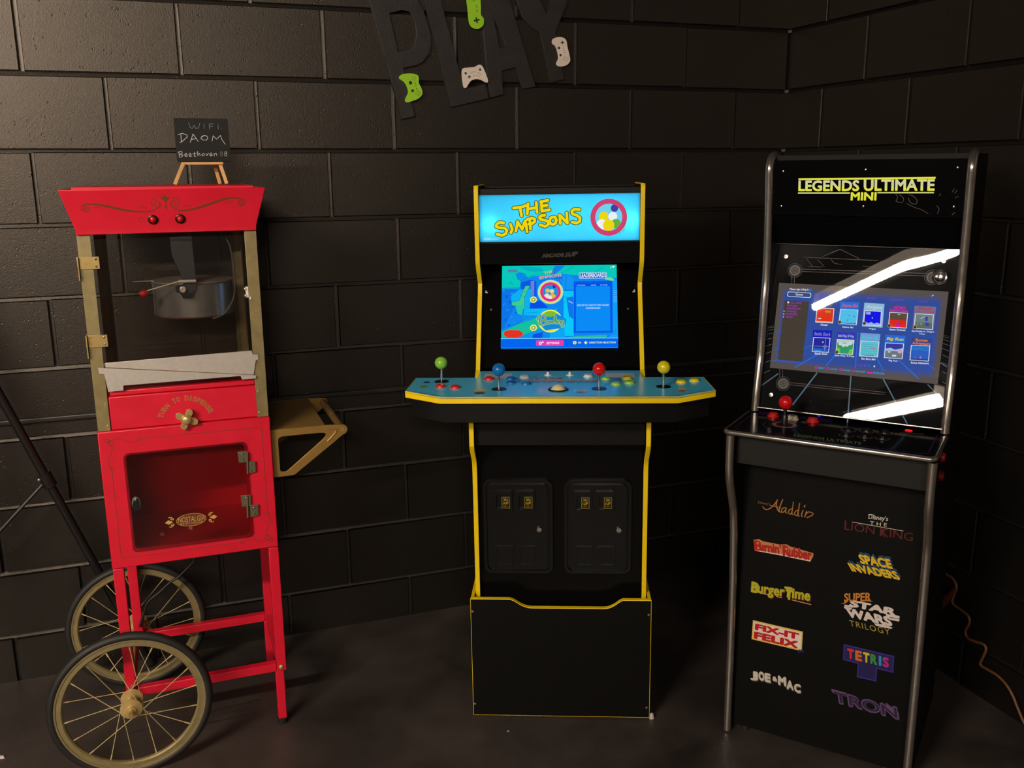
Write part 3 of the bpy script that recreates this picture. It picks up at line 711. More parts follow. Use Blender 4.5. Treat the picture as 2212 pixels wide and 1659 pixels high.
chalk([[(968, 340), (972, 378)], [(962, 345), (985, 336), (992, 350), (974, 358), (998, 364), (985, 378), (970, 378)],
       [(1008, 366), (1024, 362), (1018, 350), (1008, 360), (1012, 374), (1028, 370)], [(1038, 366), (1052, 362), (1046, 350), (1037, 360), (1042, 374), (1056, 370)],
       [(1074, 345), (1072, 372), (1084, 370)], [(1062, 356), (1088, 352)], [(1096, 338), (1098, 370)], [(1098, 360), (1110, 352), (1114, 370)],
       [(1134, 352), (1124, 362), (1132, 370), (1144, 362), (1136, 352)], [(1152, 352), (1160, 368), (1170, 350)],
       [(1178, 364), (1194, 360), (1188, 348), (1178, 358), (1184, 370), (1198, 366)], [(1208, 352), (1210, 370)], [(1209, 360), (1222, 350), (1228, 368)]], .0012)
for cx in (1258, 1288):
    for dy_, r_ in ((346, 7), (362, 9)): ch.ring(FBd, FBd.px(*z1c(cx, dy_)), r_*.4e-3, .0009, Zc, CHKD if cx == 1258 else CHK, 14)
obj('chalk_writing', ch, bo, flat=True, recalc=False)
def strut(a, b, w=.009, t=.006):
    m_ = MB(WOOD); a = Vector(a); b = Vector(b); d = (b-a).normalized(); x = Vector((0, 1, 0)).cross(d).normalized(); y = d.cross(x)
    vs = [p + x*sx*w/2 + y*sy*t/2 for p in (a, b) for sx in (-1, 1) for sy in (-1, 1)]
    return m_.add(vs, [(0, 1, 3, 2), (4, 6, 7, 5), (0, 4, 5, 1), (2, 3, 7, 6), (0, 2, 6, 4), (1, 5, 7, 3)])
lx = FE.px(377, 402)[0]-ecx; rx = FE.px(491, 400)[0]-ecx
yb_ = lambda z: .010 + math.tan(lean)*(z-zb)
obj('easel_leg', strut((lx+.001, -.004, .002), (-.022, yb_(.115), .115)), easel, bevel=.0008)
obj('easel_leg', strut((rx-.001, -.004, .002), (.022, yb_(.115), .115)), easel, bevel=.0008)
WOOD2 = WOOD
obj('easel_back_leg', strut((rx-.014, .060, .002), (.012, yb_(.115)+.006, .112)), easel, bevel=.0008)
lg = MB(WOOD); lg.box(-hw*.7, hw*.7, -.004, .012, zb-.0075, zb-.0012); obj('easel_ledge', lg, easel, bevel=.0008)
# ================================================================== FOUR-PLAYER ARCADE CABINET (centre)
OS = Vector((.1305, 2.3565, .0022)); AS = radians(-3.2)
arc, MS = thing('arcade_cabinet', 'four-player arcade cabinet with yellow edges, lit blue marquee and wide blue control deck', 'arcade machine', OS, AS, lean=-.0084)
BLK = mat('black_laminate', (13, 12, 11), .5, var=.1, vscale=40, spec=.2)
BLKG = mat('black_gloss_panel', (9, 9, 10), .12, spec=.5)
YEL = mat('yellow_edge_band', (244, 208, 10), .4, var=.03)
z3c = Zm(0, 1120, 3.0786); z5 = Zm(980, 380, 3.771); z6 = Zm(1060, 540, 6.9133); z7 = Zm(980, 900, 3.607); z8 = Zm(980, 1240, 4.424); zd = Zm(860, 740, 3.16)
FSy = lambda y: Frame(MS, (0, y, 0), (1, 0, 0), (0, 0, 1))
HWc = .236; TH = .0125
prof = [(.045, .001), (.045, .705), (.042, .728), (.034, .745), (-.010, .786), (-.018, .800), (-.018, .884), (.10, .90), (.205, .955), (.322, 1.150), (.333, 1.172), (.334, 1.185), (.278, 1.244), (.274, 1.256), (.272, 1.452), (.276, 1.460), (.500, 1.460), (.500, .001)]
for sx in (-1, 1):
    Fp = Frame(MS, (sx*(HWc-TH/2), 0, 0), (0, 1, 0), (0, 0, 1))
    p = MB(BLK); p.prism(Fp, prof, -TH/2+.0006, TH/2-.0006)
    so = obj('side_panel', p, arc)
    e = MB(YEL); path = prof[:17]
    vs = []; fs = []
    n = len(path)
    for i, (y, z) in enumerate(path):
        a = Vector(path[max(i-1, 0)]); b = Vector(path[min(i+1, n-1)]); d = (b-a).normalized(); nrm = Vector((d.y, -d.x))*-1
        for k, (ox, off) in enumerate(((-TH/2, -.0008), (-TH/2, .0010), (-TH/2+.0012, .0020), (TH/2-.0012, .0020), (TH/2, .0010), (TH/2, -.0008))):
            vs.append((sx*(HWc-TH/2)+ox, y+nrm.x*off, z+nrm.y*off))
    for i in range(n-1):
        for k in range(5): fs.append((i*6+k, i*6+k+1, (i+1)*6+k+1, (i+1)*6+k))
    e.add(vs, fs); obj('edge_band', e, so, smooth=25)
IW = HWc-TH-.0005
b = MB(BLK); b.box(-IW, IW, .485, .498, .02, 1.455); b.box(-IW, IW, .285, .485, 1.440, 1.452); obj('back_panel', b, arc)
# front panels
FPY = .065
b = MB(mat('black_satin_panel', (11, 10, 10), .22, spec=.12)); b.box(-IW, IW, FPY, FPY+.012, .02, .795); lower = obj('front_panel', b, arc, bevel=.0006)
b = MB(BLK); b.box(-IW, IW, .004, .016, .7955, .8835); obj('front_panel', b, arc, bevel=.0006)
# marquee: printed sheet lit from behind by two lamps
mz0, mz1, my = 1.3065, 1.4355, .284
FM = FSy(my)
BOX = mat('white_box_lining', (235, 235, 230), .8)
b = MB(BLK)
b.box(-IW, IW, my+.10, my+.105, mz0-.004, mz1+.004); b.box(-IW, IW, my+.001, my+.10, mz1+.0005, mz1+.004); b.box(-IW, IW, my+.001, my+.10, mz0-.004, mz0-.0005)
box_ = obj('marquee_box', b, arc)
b = MB(BOX); b.box(-IW+.001, IW-.001, my+.094, my+.099, mz0, mz1); b.box(-IW+.001, -IW+.003, my+.004, my+.094, mz0, mz1); b.box(IW-.003, IW-.001, my+.004, my+.094, mz0, mz1)
b.box(-IW+.003, IW-.003, my+.004, my+.094, mz1-.002, mz1); b.box(-IW+.003, IW-.003, my+.004, my+.094, mz0, mz0+.002); obj('marquee_lining', b, box_)
def bulb(name, x, z, watt, depth=.045, r=.012):
    l = bpy.data.lights.new(name, 'POINT'); l.energy = watt; l.shadow_soft_size = r; l.color = (.93, .98, 1.0)
    o = bpy.data.objects.new(name, l); COL.objects.link(o); o.location = MS @ Vector((x, my+depth, z)); return o
MQW = MARQUEE_WATT
bulb('marquee_lamp', -.192, 1.355, MQW*.26, .024, .008); bulb('marquee_lamp', .200, 1.362, MQW*.26, .024, .008); bulb('marquee_lamp', 0.02, 1.37, MQW*.5, .075, .02); bulb('marquee_lamp', -.10, 1.37, MQW*.45, .075, .02); bulb('marquee_lamp', .13, 1.37, MQW*.45, .075, .02)
SKY = translucent((60, 190, 238)); MY = emit((236, 214, 18)); MOUT = emit((74, 72, 14)); MPK = emit((206, 66, 112)); MWH = emit((236, 240, 246)); MBL = emit((66, 62, 160)); MGR = emit((96, 176, 60)); MLB = emit((110, 210, 238))
m = MB(SKY); m.poly(FM, [(-IW, mz0), (IW, mz0), (IW, mz1), (-IW, mz1)], 0); mq = obj('marquee', m, arc, recalc=False)
m = MB()
def st5(pts, w, mt, zz, F=FM, f=z5): m.stroke(F, pxs(F, f, pts), w, zz, mt)
LET_ = [  # hand-drawn title letters: stroke lists
    [(488, 262), (560, 252), (592, 240)], [(540, 252), (553, 325)],
    [(606, 226), (600, 310)], [(672, 216), (679, 297)], [(602, 270), (676, 258)],
    [(714, 207), (719, 288)], [(708, 212), (768, 198)], [(716, 246), (762, 238)], [(718, 287), (780, 276)],
    [(408, 382), (372, 378), (349, 395), (346, 412), (372, 422), (418, 425), (434, 442), (425, 470), (395, 485), (352, 474)],
    [(462, 392), (478, 436), (466, 462)],
    [(506, 448), (514, 415), (520, 372), (558, 435), (582, 366), (592, 410), (598, 455)],
    [(620, 352), (626, 432)], [(598, 356), (634, 342), (660, 352), (660, 372), (640, 388), (612, 392)],
    [(742, 320), (712, 324), (698, 340), (708, 354), (748, 362), (774, 376), (770, 398), (744, 412), (704, 398)],
    [(808, 333), (790, 342), (780, 366), (790, 390), (812, 396), (830, 384), (837, 360), (828, 338), (808, 333)],
    [(868, 388), (864, 318), (926, 384), (920, 300)],
    [(1024, 274), (985, 270), (962, 286), (968, 310), (1005, 322), (1030, 342), (1026, 372), (1000, 384), (964, 376)]]
for L_ in LET_: st5(L_, .0120, MOUT, .0004)
for L_ in LET_: st5(L_, .0078, MY, .0008)
rc = FM.px(*z5(1263, 337)); rr_ = 149/3.771*1.285e-3
m.disc(FM, rc, rr_, .0003, MLB, seg=56); m.ring(FM, rc, rr_, .0135, .0010, MPK, 56)
for (x, y, r, mt, zz) in ((1222, 330, 38, MY, .0005), (1296, 330, 36, MWH, .0005), (1205, 395, 42, MWH, .00055), (1262, 402, 46, MY, .0006), (1322, 388, 38, MGR, .00055), (1310, 262, 30, MBL, .0006)):
    m.disc(FM, FM.px(*z5(x, y)), r/3.771*1.285e-3, zz, mt)       # plain colour dots in place of the artwork
[m.stroke(FM, pxs(FM, z5, q), .0010, .0004, MOUT, cap=False) for q in ([(1342, 478), (1362, 462)], [(1370, 455), (1392, 430)], [(1397, 420), (1402, 414)])]
for y_ in (506, 514, 522): m.stroke(FM, pxs(FM, z5, [(244, y_), (300+ (y_ == 514)*66, y_)]), .0007, .0004, MWH, cap=False)
obj('marquee_print', m, mq, flat=True, recalc=False)
b = MB(BLKG); b.box(-IW, IW, my-.001, my+.06, 1.244, 1.3020); lowp_ = obj('marquee_lower_panel', b, arc, bevel=.001)
# sloping bezel and screen
th = math.atan(.52); FB = Frame(MS, (0, .262, 1.01), (1, 0, 0), (0, sin(th), cos(th)))
b = MB(BLKG); b.prism(FB, [(-IW, -.062), (IW, -.062), (IW, .272), (-IW, .272)], -.006, 0); bez = obj('screen_bezel', b, arc)
c4 = [FB.px(*q) for q in ((1082, 752), (1335, 753), (1332, 572), (1085, 575))]
sx0 = (c4[0][0]+c4[3][0])/2; sx1 = (c4[1][0]+c4[2][0])/2; sy0 = (c4[0][1]+c4[1][1])/2; sy1 = (c4[2][1]+c4[3][1])/2
GR_ = mat('bezel_print_gold', (74, 66, 40), .6); GRW = mat('bezel_print_grey', (190, 180, 168), .6)
m = MB(); FLo = FSy(my-.001); DKI = mat('bezel_print_black', (5, 5, 5), .6)
for b_, zz, c_ in ((.075, .0003, GR_), (.03, .0006, DKI)):
    m.textpx(FLo, 'ARCADE', z5(718, 668), z5(900, 660), z5(718, 634), zz, c_, bold=b_); m.textpx(FLo, '1UP', z5(906, 664), z5(1014, 652), z5(906, 626), zz, c_, bold=b_, shear=.2)
for q in ([(262, 930), (256, 955), (282, 955)], [(1474, 922), (1454, 948), (1480, 946)]): (lambda k_: obj('bezel_mark', k_, bez, flat=True, recalc=False))(MB().poly(FB, pxs(FB, z5, q), .0003, GRW))
obj('maker_print', m, lowp_, flat=True, recalc=False)
for x, y in ((306, 1088), (1420, 1082)):
    q = FB.px(*z5(x, y)); s_ = MB(mat('dark_screw', (120, 112, 100), .3, .8)); s_.lathe([(.0035, 0), (.003, .0012), (.0001, .0016)], FB.P(*q), FB.n, 14); obj('bezel_screw', s_, bez)
scr = MB(emit((16, 140, 250), .9)); scr.prism(FB, [(sx0, sy0), (sx1, sy0), (sx1, sy1), (sx0, sy1)], .0004, .0012); scro = obj('screen', scr, arc, flat=True)
# picture on the screen
p = MB()
def E6(c, k=.95): return emit(c, k)
_src = [z6(150, 1470), z6(1902, 1468), z6(1887, 224), z6(173, 243)]
def s6(pts): return [clampS(FB.px(*z6(*q))) for q in pts]
def clampS(q): return (min(max(q[0], sx0), sx1), min(max(q[1], sy0), sy1))
LZ = [.0014]
def lay(): LZ[0] += .00006; return LZ[0]
def P6(pts, c, k=.95): p.poly(FB, s6(pts), lay(), E6(c, k))
def S6(pts, w, c, k=.95): p.stroke(FB, s6(pts), w, lay(), E6(c, k), cap=False)
def T6(t, bl, br, tl, c, k=.98, **kw): p.text(FB, t, *s6([bl, br, tl]), lay(), E6(c, k), **kw)
P6([(120, 220), (1940, 200), (1940, 420), (1500, 400), (1060, 360), (620, 395), (450, 470), (430, 575), (120, 580)], (8, 205, 190))
P6([(370, 360), (430, 335), (500, 350), (560, 420), (470, 480), (400, 440)], (14, 140, 235))
P6([(430, 260), (520, 250), (760, 270), (790, 320), (640, 330), (540, 310)], (4, 180, 200))
P6([(960, 240), (1110, 235), (1040, 300), (940, 380), (900, 360)], (20, 130, 240))
P6([(170, 585), (430, 600), (300, 760), (330, 900), (200, 1170), (160, 1180)], (14, 118, 236))
for i in range(26):
    a, b_ = 190+((i*97) % 210), 600+((i*173) % 560); q = s6([(a, b_)])[0]; p.disc(FB, q, .0022+.0012*((i*7) % 3), lay(), E6(((8, 98, 225), (24, 150, 245))[i % 2]), seg=12)
P6([(450, 490), (600, 450), (680, 470), (690, 700), (600, 720), (590, 560), (460, 600)], (10, 92, 232))
P6([(300, 700), (420, 600), (600, 590), (600, 880), (500, 890), (320, 800)], (12, 180, 250))
P6([(720, 470), (1060, 400), (1240, 470), (1240, 610), (1060, 615), (1000, 500), (760, 520)], (12, 118, 240))
for i in range(5): S6([(900+i*34, 440), (925+i*34, 500)], .0010, (120, 170, 240))
P6([(1070, 400), (1150, 370), (1250, 440), (1240, 600), (1060, 600)], (20, 150, 248)); S6([(1130, 370), (1120, 600)], .0012, (6, 100, 225))
P6([(1090, 620), (1240, 620), (1240, 1290), (1090, 1290)], (10, 205, 252))
P6([(1130, 720), (1170, 1000), (1235, 1040), (1235, 700)], (14, 120, 238)); P6([(1160, 760), (1225, 790), (1225, 810), (1160, 780)], (120, 190, 245))
p.ring(FB, s6([(1090, 745)])[0], .0105, .0008, lay(), E6((8, 110, 230))); p.ring(FB, s6([(1030, 860)])[0], .0085, .0007, lay(), E6((8, 120, 220)))
P6([(520, 545), (590, 545), (535, 640), (505, 720), (505, 885), (470, 880), (430, 835), (320, 832), (322, 785), (430, 762), (480, 625)], (66, 208, 150))
S6([(320, 785), (430, 762), (480, 625), (520, 545)], .0009, (10, 120, 140)); S6([(505, 885), (505, 720), (535, 640), (590, 545)], .0009, (10, 120, 140)); S6([(480, 625), (535, 640)], .0008, (10, 120, 140)); S6([(440, 690), (515, 700)], .0008, (10, 120, 140))
P6([(370, 840), (490, 820), (470, 980), (400, 960)], (40, 205, 175))
P6([(590, 800), (750, 760), (850, 860), (840, 880), (580, 882)], (8, 80, 230))
P6([(505, 890), (850, 880), (700, 990), (490, 980)], (14, 190, 250)); S6([(505, 950), (700, 940)], .0012, (10, 140, 225))
P6([(400, 1120), (620, 1040), (860, 930), (1000, 880), (900, 1080), (760, 1180), (480, 1290), (170, 1320), (160, 1230)], (22, 196, 160))
P6([(470, 1000), (650, 980), (600, 1060), (480, 1080)], (14, 150, 240)); P6([(480, 1290), (780, 1180), (780, 1335), (480, 1335)], (16, 150, 245)); P6([(630, 1270), (780, 1230), (770, 1330), (620, 1330)], (6, 84, 232))
P6([(890, 1190), (1100, 1150), (1110, 1330), (880, 1335)], (14, 170, 250)); P6([(1090, 1320), (1300, 1290), (1740, 1275), (1720, 1330), (1090, 1335)], (40, 190, 165))
P6([(1820, 470), (1960, 440), (1960, 1330), (1740, 1335), (1820, 1250)], (18, 160, 250)); 
for i in range(7): S6([(1830, 620+i*27), (1895, 618+i*27)], .0011, (130, 205, 250))
for i in range(5): S6([(1800+i*20, 1270), (1880, 1170+i*30)], .0008, (10, 110, 230))
P6([(1700, 450), (1720, 425), (1790, 420), (1840, 445), (1830, 475), (1760, 462)], (120, 225, 150))
for a in ([(620, 390), (450, 470), (455, 600)], [(930, 330), (620, 390)], [(1060, 360), (1250, 250)], [(1450, 400), (1690, 260)], [(170, 580), (440, 575)], [(250, 520), (310, 490), (330, 540)], [(160, 1190), (400, 1110), (560, 1000)], [(480, 1290), (900, 1120)], [(780, 1180), (770, 1335)]): S6(a, .0008, (6, 110, 190))
P6([(258, 302), (402, 300), (402, 340), (255, 342)], (96, 128, 178)); S6([(256, 342), (402, 340)], .0009, (70, 90, 160))
P6([(598, 475), (652, 470), (648, 700), (605, 708)], (116, 132, 206))
# leaderboard panel
P6([(1240, 480), (1815, 470), (1822, 1245), (1238, 1250)], (4, 92, 238)); P6([(1272, 556), (1778, 552), (1786, 1218), (1272, 1224)], (10, 142, 252)); P6([(1272, 512), (1776, 508), (1778, 552), (1272, 556)], (2, 84, 224))
T6('RANKING', (1290, 550), (1410, 549), (1290, 530), (180, 215, 250)); T6('NAME', (1495, 549), (1572, 548), (1495, 528), (180, 215, 250)); T6('HI SCR', (1635, 546), (1742, 545), (1635, 525), (180, 215, 250))
T6('SIGN-UP OR LOGIN TO VIEW ONLINE', (1290, 850), (1762, 848), (1290, 824), (215, 232, 252), bold=.01); T6('LEADERBOARDS', (1420, 892), (1636, 890), (1420, 868), (215, 232, 252), bold=.01)
q = s6([(1318, 352), (1730, 345), (1734, 436), (1320, 440)]); p.poly(FB, rrect(q[0][0], q[1][0], q[3][1], q[0][1], .003), lay(), E6((226, 244, 255))); p.poly(FB, rrect(q[0][0]+.0012, q[1][0]-.0012, q[3][1]+.0012, q[0][1]-.0012, .002), lay(), E6((10, 80, 205)))
T6('LEADERBOARDS', (1334, 424), (1720, 420), (1334, 362), (235, 246, 255), bold=.02)
for r_ in (.0062, .0040): 
    c_ = s6([(1828, 282)])[0]; p.poly(FB, [c_]+[(c_[0]+r_*cos(a), c_[1]+r_*sin(a)) for a in [radians(45+9*i) for i in range(11)]], lay(), E6((235, 250, 255)))
T6('x', (1782, 286), (1800, 286), (1782, 266), (235, 250, 255))
# round game badges
K6 = 1.30e-3/6.9133
for r_, c_ in ((198, (120, 225, 252)), (186, (236, 240, 140)), (178, (120, 140, 60)), (175, (238, 238, 120)), (158, (226, 48, 140)), (118, (20, 150, 226))): p.disc(FB, s6([(893, 640)])[0], r_*K6, lay(), E6(c_), seg=48)
for x, y, r_, c_ in ((850, 620, 34, (238, 190, 90)), (915, 630, 34, (244, 214, 150)), (840, 700, 40, (244, 226, 200)), (925, 706, 46, (236, 180, 80)), (950, 560, 26, (24, 40, 190)), (885, 725, 32, (230, 236, 240))): p.disc(FB, s6([(x, y)])[0], r_*K6, lay(), E6(c_))
p.ring(FB, s6([(893, 640)])[0], 158*K6, 42*K6, lay(), E6((226, 48, 140)))
T6('THE', (800, 376), (925, 352), (790, 344), (236, 176, 90), bold=.03); T6('SIMPSONS', (722, 456), (1060, 408), (718, 412), (236, 176, 90), bold=.02)
for r_, c_ in ((182, (250, 250, 120)), (170, (232, 230, 40))): p.disc(FB, s6([(890, 1075)])[0], r_*K6, lay(), E6(c_), seg=48)
P6([(705, 1020), (790, 965), (990, 965), (1130, 1050), (1120, 1120), (1060, 1180), (820, 1215), (730, 1120)], (16, 140, 225))
for i in range(3): p.disc(FB, s6([(890, 970)])[0], (88-i*3)*K6, lay(), E6(((60, 150, 40), (150, 200, 40), (120, 195, 50))[i]), r2=(46-i*3)*K6)
for w_, c_ in ((.0052, (200, 236, 170)), (.0034, (30, 90, 60)), (.0017, (110, 190, 110))):
    for s_ in ([(745, 1010), (755, 1080), (750, 1130)], [(700, 1060), (710, 1010), (760, 990), (810, 1000), (815, 1040), (770, 1062), (820, 1070), (830, 1105), (790, 1135), (735, 1128), (715, 1100)],
               [(858, 1075), (842, 1095), (850, 1118), (872, 1110), (876, 1085), (858, 1075)], [(895, 1072), (898, 1108), (918, 1085), (922, 1110), (945, 1070)], [(960, 1110), (975, 1050), (968, 1010), (955, 1030), (962, 1105)], [(985, 1072), (988, 1110)],
               [(1008, 1112), (1010, 1072), (1035, 1075), (1038, 1112)], [(1085, 1075), (1060, 1080), (1058, 1105), (1082, 1100), (1085, 1075), (1086, 1140), (1065, 1162), (1045, 1140)]):
        p.stroke(FB, [tuple(v) for v in curve(s6(s_), 4)], w_, lay(), E6(c_))
for cy in (760, 1180):
    c_ = s6([(640, cy)])[0]; p.disc(FB, c_, 52*K6, lay(), E6((244, 244, 130))); p.ring(FB, c_, 30*K6, 12*K6, lay(), E6((130, 140, 20)), 20)
    for i in range(8): a = pi/4*i; p.stroke(FB, [(c_[0]+26*K6*cos(a), c_[1]+26*K6*sin(a)), (c_[0]+37*K6*cos(a), c_[1]+37*K6*sin(a))], 10*K6, lay(), E6((130, 140, 20)), cap=False)
# plain red board shape at the lower left
P6([(196, 1270), (215, 1228), (300, 1212), (420, 1215), (470, 1240), (492, 1272), (460, 1310), (380, 1330), (260, 1328), (215, 1305)], (232, 52, 40))
# bottom bar
P6([(120, 1345), (1940, 1335), (1940, 1500), (120, 1500)], (4, 104, 244)); S6([(120, 1342), (1940, 1332)], .0016, (130, 240, 255))
q = s6([(682, 1368), (1090, 1362), (1092, 1448), (682, 1452)]); p.poly(FB, rrect(q[0][0], q[1][0], q[3][1], q[0][1], .003), lay(), E6((242, 58, 176)))
T6('SETTINGS', (835, 1428), (1025, 1424), (835, 1394), (252, 226, 246), bold=.03)
for x, y, r_ in ((742, 1412, 24), (778, 1394, 14)): p.ring(FB, s6([(x, y)])[0], r_*K6, r_*.6*K6, lay(), E6((252, 226, 246)), 18)
c_ = s6([(1254, 1402)])[0]; p.disc(FB, c_, 27*K6, lay(), E6((250, 244, 130))); T6('A', (1242, 1414), (1266, 1414), (1242, 1390), (60, 90, 160), bold=.03)
T6('OK', (1304, 1416), (1352, 1415), (1304, 1390), (236, 244, 160), bold=.03)
for a, b_ in (((1395, 1403), (1441, 1403)), ((1418, 1380), (1418, 1426))): S6([a, b_], .0034, (238, 244, 170))
T6('DIRECTION SELECTION', (1470, 1415), (1862, 1412), (1470, 1388), (236, 244, 160), bold=.02)
obj('screen_picture', p, scro, flat=True, recalc=False)
# --- control deck
DZ = .953
FDk = Frame(MS, (0, 0, DZ), (1, 0, 0), (0, 1, 0))
out = [(-.299, -.107), (.293, -.107), (.394, -.040), (.386, .118), (.232, .118), (.2225, .118), (.2225, .203), (-.2225, .203), (-.2225, .118), (-.236, .118), (-.392, .118), (-.396, -.040)]
BLUE = mat('blue_deck_print', (84, 200, 236), .3, var=.03, vscale=10, coat=.3)
d = MB(BLUE); d.prism(FDk, out, -.004, 0); deck = obj('control_deck', d, arc)
ed = MB(YEL); outY = out[10:]+out[:4]
e_in = [(x*.985, y+.004) for x, y in outY]
ed.prism(FDk, [(x, y) for x, y in [(-.392, .118), (-.396, -.040), (-.299, -.107), (.293, -.107), (.394, -.040), (.386, .118), (.3845, .118), (.3925, -.0392), (.2925, -.1055), (-.2985, -.1055), (-.3945, -.0392), (-.3905, .118)]], -.0165, .0008)
obj('deck_edge_band', ed, deck, bevel=.001)
bx = MB(BLK); bx.prism(FDk, [(-.288, -.094), (.283, -.094), (.380, -.034), (.373, .110), (.2225, .110), (-.2225, .110), (-.378, .110), (-.382, -.034)], -.0690, -.0045); obj('deck_box', bx, deck, bevel=.001)
m = MB(); NAVY = mat('navy_print', (26, 48, 110), .35); ORN = mat('orange_deck_print', (224, 128, 50), .35); DRK = mat('deck_dark_print', (54, 40, 30), .35); CARD = mat('instruction_card', (196, 190, 182), .4)
m.stroke(FDk, [(-.372, -.044), (-.293, -.097), (.287, -.097), (.364, -.044)], .0022, .0004, NAVY, cap=False)
for q in ([(596, 212), (778, 212), (770, 246), (583, 246)], [(1415, 208), (1608, 210), (1620, 242), (1420, 240)]): m.poly(FDk, pxs(FDk, zd, q), .0004, CARD)
for (t, bl, br, tl) in (('THE', (918, 249), (1122, 249), (926, 236)), ('SIMPSONS', (852, 272), (1352, 272), (868, 257))):
    m.textpx(FDk, t, zd(*bl), zd(*br), zd(*tl), .0004, DRK, bold=.05, space=1.15); m.textpx(FDk, t, zd(bl[0]+4, bl[1]-1), zd(br[0]-4, br[1]-1), zd(tl[0]+4, tl[1]+1), .0008, ORN, bold=.04, space=1.15)
PALE = mat('pale_deck_print', (196, 180, 130), .35); OLIVE = mat('green_deck_print', (120, 150, 70), .35); RDP = mat('red_deck_print', (190, 70, 40), .35)
for x, y, rx_, ry_, mt in ((175, 300, .010, .016, OLIVE), (195, 272, .009, .009, NAVY), (560, 325, .017, .016, PALE), (556, 345, .014, .012, NAVY), (1262, 328, .014, .014, PALE), (1245, 340, .012, .008, mat('lilac_deck_print', (130, 110, 170), .35)), (1938, 318, .011, .014, PALE), (1936, 330, .009, .008, RDP)):
    m.disc(FDk, FDk.px(*zd(x, y)), rx_, .0004+.0002*(mt in (NAVY, RDP)), mt, r2=ry_)          # plain colour spots where the deck art sits
obj('deck_print', m, deck, flat=True, recalc=False)
def joystick(u, v, bu, bv, col, nm):
    c_ = FDk.px(bu, bv); b = MB(mat('dust_washer_black', (16, 16, 17), .35)); b.lathe([(.0195, 0), (.0195, .0012), (.005, .0018), (.0001, .0018)], FDk.P(*c_), (0, 0, 1), 32)
    o = obj('joystick', b, arc)
    s_ = MB(CHROME); s_.tube([FDk.P(*c_, .001), FDk.P(*c_, .040)], .0036, 14); obj('shaft', s_, o)
    bl = MB(mat(nm, col, .16, coat=.3)); bl.ball(FDk.P(*c_, .0515), .0168, 32); obj('ball_top', bl, o)
joystick(953, 795, 954, 824.5, (132, 196, 60), 'green_ball'); joystick(1078, 811, 1078, 841, (14, 106, 180), 'blue_ball'); joystick(1293, 811, 1294, 840, (206, 18, 18), 'red_ball'); joystick(1434, 807, 1433, 835.5, (216, 198, 20), 'yellow_ball')
def button(F, c_, col, nm, r=.0138, parent=arc, h=.0055, name='push_button'):
    b = MB(mat(nm, col, .25)); b.lathe([(r, 0), (r, .0018), (r*.93, .0035), (r*.82, .0035), (r*.80, .0022), (r*.77, .0022), (r*.77, h), (r*.70, h+.0010), (r*.3, h+.0006), (.0001, h+.0005)], F.P(*c_), F.n, 32)
    return obj(name, b, parent, smooth=30)
BR = ((214, 40, 34), 'red_button'); BB = ((20, 112, 186), 'blue_button'); BG = ((150, 200, 70), 'green_button'); BY = ((222, 200, 30), 'yellow_button'); BW = ((224, 220, 214), 'white_button')
for x, y, (c_, nm) in ((290, 303, BR), (390, 309, BR), (622, 251, BR), (770, 250, BB), (770, 277, BB), (875, 283, BB), (1420, 250, BG), (1487, 286, BG), (1580, 277, BG), (1560, 247, BY), (1932, 271, BY), (2022, 262, BY), (862, 240, BW), (1298, 233, BW)): button(FDk, FDk.px(*zd(x, y)), c_, nm)
for x, y in ((1022, 222), (1172, 222)):
    c_ = FDk.px(*zd(x, y)); b = MB(mat('white_button', (224, 220, 214), .25)); b.lathe([(.0105, 0), (.0100, .0015), (.0045, .0022), (.0035, .0045), (.0034, .0075), (.0022, .0088), (.0001, .0090)], FDk.P(*c_), (0, 0, 1), 28); obj('start_button', b, arc)
c_ = FDk.px(*zd(1093, 322)); b = MB(mat('trackball_collar', (18, 18, 18), .35)); b.lathe([(.0265, 0), (.0265, .0020), (.0245, .0035), (.0215, .003), (.0205, .0005)], FDk.P(*c_), (0, 0, 1), 40); tb = obj('trackball', b, arc)
b = MB(mat('cream_ball', (226, 206, 150), .18, coat=.2)); R0 = .0215
b.lathe([(R0*cos(a), R0*sin(a)-.0075) for a in [radians(21+69*i/10) for i in range(10)]]+[(.0001, R0-.0075)], FDk.P(*c_), (0, 0, 1), 36); obj('ball', b, tb)
